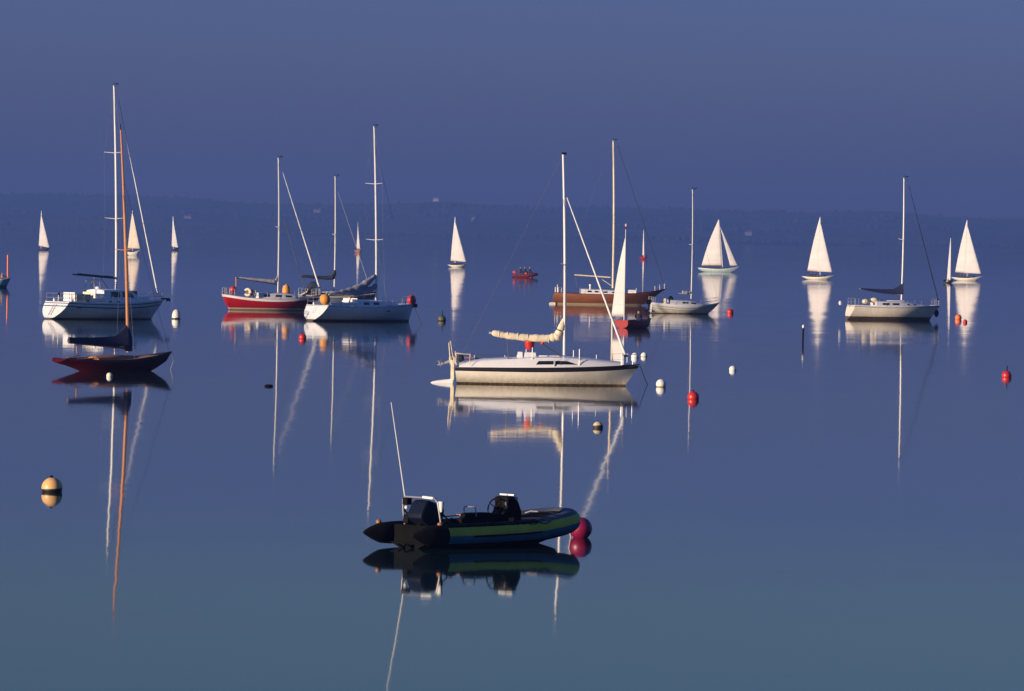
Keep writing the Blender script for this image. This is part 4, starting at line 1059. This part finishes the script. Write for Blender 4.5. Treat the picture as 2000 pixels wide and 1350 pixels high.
# edge-on sails
cl_name[0] = ''
B = racer(1846, 1860, 553, -62, (1857, 465), (1849, 547), (1856, 547), None, 'narrow edge-on white sail just left of the large pale sailboat', whull, crew=0, hull_h=5, beam=1.5, mainang=2)
person(B.world((1.1, -.9, .1)), B.th, (.02, .025, .05), 'dark clothed person leaning out beside the narrow edge-on sail')
rh = banded('dinghy_red', [(-9, (.30, .008, .008))], .5, .0)
B = racer(1250, 1265, 507, -55, (1257, 449), (1254, 499), (1258, 499), None, 'distant narrow white sail on a small red hull beyond the brown yacht', rh, crew=0, hull_h=6, beam=1.6)
# red dinghy
B = Boat('sailing_dinghy', 'red sailing dinghy with tall narrow lavender white sail behind the main yacht furled jib', 'dinghy', 1213, 641, 52)
L = 3.9
B.hull(L, 1.6, [(0, .62), (.5, .58), (1, .74)], [(0, -.02), (.5, -.2), (1, .05)], [(0, .80), (.3, 1), (.6, .9), (.85, .5), (1, .02)],
       [(0, 0), (1, .1)], [(0, L), (1, L - .35)], [rh], sec=(4.5, 1))
B.deck('mahog', -.06, 0)
MB().tube([B.edge(i / 16, 0, .01, -1) for i in range(17)], .03, 6).build('gunwale', 'tan', B.root); MB().tube([B.edge(i / 16, 0, .01, 1) for i in range(17)], .03, 6).build('gunwale', 'tan', B.root)
MB().box((1.5, 0, .50), (1.8, .9, .1)).build('thwart', 'tan', B.root)
mx_ = .45
tp = B.p3(1222, 458)
mxx = B.p(1219, 618)[0]
MB().tube([(mxx, 0, .4), (mxx + .02, 0, B.p(1222, 448)[1])], [.05, .03], 8).build('mast', 'alu', B.root)
mt = (mxx, 0, B.p(1222, 462)[1]); zt = B.p(1219, 616)[1]
cw = B.world((mxx, 0, zt))
# main boom swings out to picture left
dl = -B.u(24); ex, ey = dl, -dl * .9      # boom squared away from the picture plane, sail facing the sun
cv = Vector((ex * math.cos(-B.th) - ey * math.sin(-B.th), ex * math.sin(-B.th) + ey * math.cos(-B.th), 0))
clew = Vector((mxx, 0, zt)) + cv
sail_mesh('mainsail', B.root, (mxx - .03, 0, zt), mt, clew, .03, 'sail', roach=.16, side=-1)
MB().tube([(mxx, 0, zt - .06), clew - Vector((0, 0, .06))], .035, 6).build('boom', 'alu', B.root)
MB().box((mxx + .02, 0, B.p(1222, 440)[1]), (.02, .16, .20)).build('burgee', 'tan', B.root)
person(B.world((1.5, -.55, .55)), B.th + .6, (.015, .02, .04), 'person in dark jacket sitting in the red dinghy', .1)

# boat cut by the left picture edge
B = Boat('small_boat', 'small blue boat with bare orange mast at the very edge of the water view', 'boat', -22, 561, 5)
L = B.p(21, 548)[0]; bh = banded('small_boat_blue', [(-9, (.03, .07, .12)), (.25, (.16, .36, .52))], .4, .2)
B.hull(L, 1.8, [(0, 1.0), (.5, .9), (1, 1.1)], [(0, -.1), (.5, -.3), (1, .0)], [(0, .75), (.4, 1), (.75, .75), (1, .02)], [(0, 0), (1, .1)], [(0, L), (1, L - .5)], [bh])
B.deck('deck', -.03); MB().tube([B.p3(15, 548), B.p3(15.5, 498)], .10, 8).build('mast', 'orange', B.root)
for sd in (-1, 1): MB().tube([B.edge(i / 16, 0, .01, sd) for i in range(17)], .04, 6).build('gunwale', 'white', B.root)
MB().tube([B.p3(-22, 538), B.p3(14, 540)], .06, 6).build('boom', 'tan', B.root)
q = B.p(3, 546); person(B.world((q[0], -.1, .9)), B.th, (.35, .22, .08), 'person in tan jacket sitting in the small blue boat')

# orange launch
dk = principled('launch_rubber', (.13, .018, .014), .6, var=.2, spec=.2)
B = Boat('motor_launch', 'small orange red inflatable launch carrying people in open water', 'launch', 1006, 542, -14)
L = B.p(1048, 532)[0]
path = [(-.25, .75, .32)] + [(x, .75, .34) for x in (0, .8, 1.6, 2.4)] + [(L * .72, .68, .42), (L * .88, .42, .52), (L, 0, .6), (L * .88, -.42, .52), (L * .72, -.68, .42)] + [(x, -.75, .34) for x in (2.4, 1.6, .8, 0)] + [(-.25, -.75, .32)]
MB().tube(path, [.08] + [.28] * (len(path) - 2) + [.08], 10).build('tube', dk, B.root)
MB().box((L * .42, 0, .16), (L * .75, 1.2, .3), taper=1.05).build('floor', 'red', B.root, bevel=.04)
MB().box((.05, 0, .4), (.1, 1.2, .5)).build('transom', 'red', B.root)
MB().box((L * .5, 0, .55), (.5, .5, .7), taper=.8).build('console', 'red', B.root, bevel=.04)
outboard(B.root, (-.1, 0, .7), 1.0, 0, ('red', 'black'))
for k, (px, lab) in enumerate(((1016, 'person steering at the stern of the orange launch'), (1024, 'person in dark jacket sitting amidships in the orange launch'), (1033, 'person in dark jacket sitting forward in the orange launch'))):
    x = B.p(px, 535)[0]; person(B.world((x, .2 * (k - 1), .80)), B.th, [(.05, .02, .03), (.015, .015, .03), (.02, .02, .05)][k], lab, group='people in the orange launch', scale=1.25)

# ------------------------------------------------------------------ rigid inflatable in front
B = Boat('inflatable_boat', 'black rigid inflatable boat with lime and blue striped tube and roll bar, nearest boat', 'inflatable boat', 797, 1070, 44)
L = B.p(1100, 1046)[0]
tz = .30
def tubepath():
    P = []; Rr = []
    side = [(-.62, .80, tz + .02, .03), (-.42, .80, tz + .02, .13), (-.1, .80, tz, .23), (.25, .80, tz, .255), (1, .80, tz, .26), (2, .80, tz + .01, .26), (2.8, .79, tz + .03, .26), (3.4, .75, tz + .06, .26)]
    for x, y, z, r in side: P.append((x, y, z)); Rr.append(r)
    for i in range(1, 12):
        a = math.pi / 2 - math.pi * i / 12
        x = 3.45 + (L - 3.45) * math.cos(a); y = .74 * math.copysign(abs(math.sin(a)) ** .9, math.sin(a))
        P.append((x, y, tz + .07 + .17 * math.cos(a))); Rr.append(.26)
    for x, y, z, r in reversed(side): P.append((x, -y, z)); Rr.append(r)
    return P, Rr
P, Rr = tubepath()
# refine
P2 = []; R2 = []
for i in range(len(P) - 1):
    for k in range(3): f = k / 3; P2.append(tuple(a + (b - a) * f for a, b in zip(P[i], P[i+1]))); R2.append(Rr[i] + (Rr[i+1] - Rr[i]) * f)
P2.append(P[-1]); R2.append(Rr[-1])
for it in range(2):
    P2 = [P2[0]] + [tuple((P2[i-1][k] + 2 * P2[i][k] + P2[i+1][k]) / 4 for k in range(3)) for i in range(1, len(P2) - 1)] + [P2[-1]]
NR = 24
def rmat(i, j):
    x = P2[i][0]
    if j < 0 or x < .22: return 0
    a = 360 * j / NR + 360 / NR / 2          # 0 = a axis
    a = (a + 180) % 360 - 180
    # path turns port -> bow -> starboard; axis a = tangent x up points outward on starboard side and to port side alike
    oa = a
    if 4 <= oa < 52: return 1               # lime
    if -48 <= oa < 4: return 2              # blue
    if 52 <= oa < 130: return 3 if x > 3.0 else 0
    return 0
# outward axis: tangent x up; heading along +x on port side gives -y (inward), so sweep reversed
P2 = P2[::-1]; R2 = R2[::-1]
MB().tube(P2, R2, NR, matf=rmat).build('buoyancy_tube', ['tubeblack', 'tubegreen', 'tubeblue', 'tubegrey'], B.root, ang=60)
# rubbing strake
MB().tube([(p_[0], p_[1] * 1.33 if abs(p_[1]) > .5 else p_[1] * 1.3, p_[2] - .02) for p_ in P2[12:-12] if p_[0] < 3.3 and p_[1] < 0], .022, 6).build('rubbing_strake', 'tubeblack', B.root)
for x in (.9, 1.7, 2.5, 3.3):
    for sd in (-1, 1):
        MB().tube([(x - .12, sd * .86, tz + .25), (x - .08, sd * .88, tz + .29), (x + .08, sd * .88, tz + .29), (x + .12, sd * .86, tz + .25)], .014, 6).build('grab_handle', 'black', B.root)
for sd in (-1, 1):
    pts = []
    for i in range(33):
        x = .5 + 3.0 * i / 32
        pts.append((x, sd * (.80 + .26 * math.cos(R(48))), tz + .02 + .27 * math.sin(R(48)) - .05 * abs(math.sin(i * math.pi / 4)) + .03 * max(0, x - 2)))
    MB().tube(pts, .011, 5).build('grab_line', 'black', B.root)
MB().tube([(.9, .42, .62), (2.0, .46, .66)], .016, 6).box((2.15, .46, .67), (.35, .14, .03)).build('paddle', 'tan', B.root)
MB().tube([(L + .02, .40, tz + .30), (L + .26, .0, tz + .28), (L + .02, -.40, tz + .30)], .012, 6).build('bow_rope', 'rope', B.root)
# rigid hull
ring = []
hp = [(.0, .62, -.12), (1.5, .62, -.16), (3, .56, -.14), (4.0, .36, -.02), (4.6, .10, .14)]
vs = []
for x, y, z in hp: vs += [(x, -y, .12 + (.0 if x < 3.5 else .12)), (x, 0, z), (x, y, .12 + (.0 if x < 3.5 else .12))]
n = len(hp)
fs = [(i*3, i*3+1, (i+1)*3+1, (i+1)*3) for i in range(n-1)] + [(i*3+1, i*3+2, (i+1)*3+2, (i+1)*3+1) for i in range(n-1)] + [(i*3+2, i*3, (i+1)*3, (i+1)*3+2) for i in range(n-1)] + [(0, 2, 1), ((n-1)*3, (n-1)*3+1, (n-1)*3+2)]
MB().add(vs, fs).build('hull', 'matt', B.root)
MB().box((.12, 0, .28), (.08, 1.10, .46)).build('transom', 'matt', B.root, bevel=.01)
# deck locker and bow dodger
MB().box((3.95, 0, .42), (1.0, .9, .30), taper=.8).build('bow_locker', 'tubegrey', B.root, bevel=.04)
MB().tube([(4.15, -.75, .60), (4.1, -.3, .72), (4.1, .3, .72), (4.15, .75, .60)], .012, 6).build('bow_strap', 'greysail', B.root)
# outboard
outboard(B.root, (.46, -.02, .47), 1.25, R(26), ('cowl', 'black'), decal=True)
# roll bar (A frame)
xf = .36
rb = MB()
hgt = B.p(820, 972)[1]
lp = []
for y, z, dx in ((.60, .42, .10), (.60, .8, .03), (.58, hgt - .06, 0), (.52, hgt, 0), (-.46, hgt, 0), (-.56, hgt - .10, 0), (-.60, .75, .03), (-.60, .42, .10)): lp.append((xf + dx, y, z))
rb.tube(lp, .021, 8)
roll = rb.build('roll_bar', 'steel', B.root)
st_ = MB()
for sd in (-1, 1):
    st_.tube([(xf + .02, sd * .60, .85), (xf + .45, sd * .62, .50)], .018, 6)
st_.build('brace', 'black', roll)
MB().tube([(xf, -.42, hgt), (xf, -.08, hgt + .012)], .032, 8).build('bar_padding', 'white', roll)
MB().box((xf, .44, hgt - .10), (.16, .16, .16)).build('navigation_light', 'black', roll, bevel=.02)
MB().ball((xf, .46, hgt - .24), .045, 10, 8).build('light_lens', 'white', roll)
MB().lathe([(.02, -.22), (.035, -.2), (.065, 0), (.07, .02)], (xf + .02, -.66, hgt - .08), 10).build('loudhailer', 'white', roll)
MB().box((xf + .05, .46, .62), (.16, .16, .20)).build('battery_switch', 'black', B.root, bevel=.02)
xz, zz = B.p(764, 786, .52)
MB().tube([(xf, .52, hgt), (xz, .52, zz)], [.014, .009], 6).build('aerial', 'white', B.root)
# seat + grab rail
xs_ = B.p(926, 1010)[0]
MB().box((xs_ + .05, 0, .42), (.85, .45, .40), taper=.92).build('seat_base', 'tubeblack', B.root, bevel=.03)
MB().box((xs_ + .10, 0, .68), (.75, .42, .12), taper=.9).build('seat', 'black', B.root, bevel=.04)
zr = B.p(915, 990)[1]
MB().tube([(xs_ - .12, .20, .66), (xs_ - .14, .19, zr - .03), (xs_ - .14, .15, zr), (xs_ - .14, -.15, zr), (xs_ - .14, -.19, zr - .03), (xs_ - .12, -.20, .66)], .014, 8).build('seat_rail', 'steel', B.root)
# console with wheel and screen
xc_ = B.p(988, 1000)[0]; zc = B.p(990, 968)[1]
cs = MB(); cs.prism([(xc_ - .26, .2), (xc_ + .26, .2), (xc_ + .30, .75), (xc_ + .18, zc - .12), (xc_ + .02, zc), (xc_ - .16, zc - .03), (xc_ - .16, zc - .28), (xc_ - .26, zc - .40)], -.22, .22)
con = cs.build('console', 'black', B.root, bevel=.03)
MB().box((xc_ + .05, 0, zc + .02), (.06, .46, .035)).build('windscreen_trim', 'white', con)
MB().box((xc_ + .12, -.12, zc - .06), (.10, .20, .08)).build('compass', 'steel', con, bevel=.02)
wx = xc_ - .36; wz = B.p(974, 992)[1]
wl = MB(); wl.tube([(wx + .05 * math.sin(a), .21 * math.cos(a), wz + .21 * math.sin(a)) for a in [i * math.pi / 12 for i in range(25)]], .018, 6, cap=False)
for k in range(3): a = k * 2.094 + .5; wl.tube([(wx + .04, 0, wz), (wx + .05 * math.sin(a), .21 * math.cos(a), wz + .21 * math.sin(a))], .012, 5)
wl.tube([(wx, 0, wz), (wx + .2, 0, wz - .02)], .035, 8)
wl.build('steering_wheel', 'black', con)
MB().tube([(xc_ - .2, -.22, wz), (xc_ - .24, -.24, wz + .14)], .02, 6).build('throttle_lever', 'steel', con)
MB().box((xc_ - .05, -.235, .55), (.16, .02, .14)).build('fuse_panel', 'tan', con)
for sd, x in ((-1, .2), (1, -.15)):
    MB().lathe([(.06, -.03), (.065, .02), (.04, .045), (.02, .05)], (x, sd * .82, tz + .25), 12).build('tube_valve', 'tan', B.root)
MB().tube([(.6, -.4, .5), (.9, -.45, .62), (1.2, -.4, .5)], .06, 8).build('fuel_hose', 'black', B.root)
MB().box((1.0, .1, .35), (.5, .4, .3), taper=.9).build('fuel_tank', 'tan', B.root, bevel=.03)

# ------------------------------------------------------------------ buoys
def buoy(px, py, dpx, mat, label, style='ball', cap=True, sub=.35, cat='buoy', group='mooring buoys'):
    P = water_at(px, py); r = dpx / 2 / (F / P.y)
    t = thing('mooring_buoy', label, cat, P, rnd.uniform(0, 6), group)
    t.rotation_euler = (R(rnd.uniform(-5, 5)), R(rnd.uniform(-5, 5)), rnd.uniform(0, 6))
    mm = MT[mat] if isinstance(mat, str) else mat
    h = r * (1 - 2 * sub)
    if style == 'ball':
        MB().ball((0, 0, r * (1 - sub * 2) * .9), r, 28, 18).build('float', mm, t)
        top = r * 1.9 - r * sub * 1.8
    elif style == 'tall':
        MB().lathe([(r * .4, -r * .6), (r * .9, -r * .3), (r, .2 * r), (r * .95, 1.1 * r), (r * .7, 1.8 * r), (r * .3, 2.15 * r), (.01, 2.2 * r)], (0, 0, 0), 22).build('float', mm, t)
        top = 2.2 * r
    if cap:
        MB().lathe([(r * .16, -.02), (r * .16, r * .16), (r * .09, r * .2)], (0, 0, top - r * .02), 10).build('lifting_eye', 'black', t)
    return t
cr_b = banded('cream_buoy', [(-9, (.012, .010, .010)), (.10, (.70, .42, .16))], .45)
t = buoy(102, 961, 41, cr_b, 'largest cream yellow ball buoy with black base, alone at the lower left', sub=.28)
wb = banded('white_buoy', [(-9, (.015, .015, .015)), (.06, (.76, .70, .60))], .45)
buoy(344, 623, 17, wb, 'tall white buoy with black base right of the pilothouse yacht bow', 'tall', False)
wb2 = banded('white_buoy_small', [(-9, (.76, .72, .55))], .45)
buoy(214, 736, 12, wb2, 'small white buoy floating against the dark red keelboat hull', sub=.3, cap=False)
buoy(591, 662, 15, 'red', 'red buoy below the oval transom of the white yacht', sub=.28)
buoy(1354, 780, 23, 'red', 'largest red ball buoy, right of the main yacht bow and lower than the white buoy', sub=.3)
wb3 = banded('white_buoy_gold', [(-9, (.45, .30, .08)), (.03, (.78, .75, .70))], .4)
buoy(1291, 756, 20, wb3, 'white ball buoy close to the bow line of the black-striped yacht', sub=.2, cap=False)
buoy(1240, 699, 15, 'white', 'white buoy touching the bow of the black-striped yacht', sub=.3, cap=False)
buoy(1258, 697, 13, wb3, 'white and gold buoy just beyond the bow of the black-striped yacht', sub=.3, cap=False)
wb4 = banded('white_buoy_half', [(-9, (.76, .74, .70))], .4)
buoy(1431, 724, 14, wb4, 'small white buoy alone between large red buoy and thin marker pole', sub=.3, cap=False)
buoy(1426, 612, 13, 'red', 'small red buoy just right of the small pale sloop', cap=False, sub=.28)
buoy(1872, 624, 13, 'orange', 'taller of the two close orange red buoys under the right-hand sails', cap=False, sub=.22)
buoy(1885, 630, 9, 'red', 'shorter of the two close orange red buoys under the right-hand sails', 'ball', False, sub=.3)
t = buoy(1966, 737, 19, 'red', 'red buoy with topmark spike near the right edge', sub=.3)
MB().tube([(0, 0, .3), (0, 0, .62)], .025, 6).build('spike', 'black', t)
gb = banded('dark_green_buoy', [(-9, (.015, .018, .012)), (.10, (.09, .10, .05))], .6)
t = buoy(863, 627, 16, gb, 'dark green buoy with small spike below the lone white sailboat', sub=.3)
MB().tube([(0, 0, .4), (0, 0, .85)], .03, 6).build('spike', 'black', t)
db = banded('worn_buoy', [(-9, (.02, .018, .015)), (.10, (.55, .45, .28))], .6)
buoy(1168, 836, 20, db, 'worn tan and black buoy below the main yacht hull', sub=.35, cap=True)
o = MB().ball((0, 0, .03), .20, 14, 8, (1, 1, .35)).build('drifting_weed', 'black'); o.location = water_at(525, 755); tag(o, 'small flat dark clump of weed drifting in open water', 'weed')
# crimson ball at the inflatable's bow
P = water_at(1134, 1050)
t = thing('mooring_buoy', 'big crimson ball buoy at the bow of the black inflatable', 'buoy', P, 0, 'mooring buoys')
MB().ball((0, 0, .21), .265, 36, 24).build('float', 'pinkred', t)
MB().lathe([(.06, -.05), (.085, 0), (.07, .06), (.05, .09)], (-.20, -.05, .44), 12).build('lifting_eye', 'black', t)
ml = MB().tube([P + Vector((-.2, -.06, .50)), P + Vector((-.27, -.12, .25)), P + Vector((-.23, -.1, -.02))], .014, 6).build('mooring_line', 'rope')
tag(ml, 'pale rope down the side of the crimson ball buoy', 'rope', 'mooring lines')
# marker pole
P = water_at(1568, 669); sc_ = P.y / F
t = thing('marker_pole', 'thin dark floating marker pole with white top', 'marker pole', P)
MB().tube([(0, 0, -.3), (0.02, 0, 30 * sc_)], 1.7 * sc_, 8).build('pole', 'black', t)
MB().lathe([(1.6 * sc_, 0), (2.6 * sc_, 2 * sc_), (2.4 * sc_, 5 * sc_), (.5 * sc_, 7 * sc_)], (0.02, 0, 28 * sc_), 10).build('topmark', 'white', t)
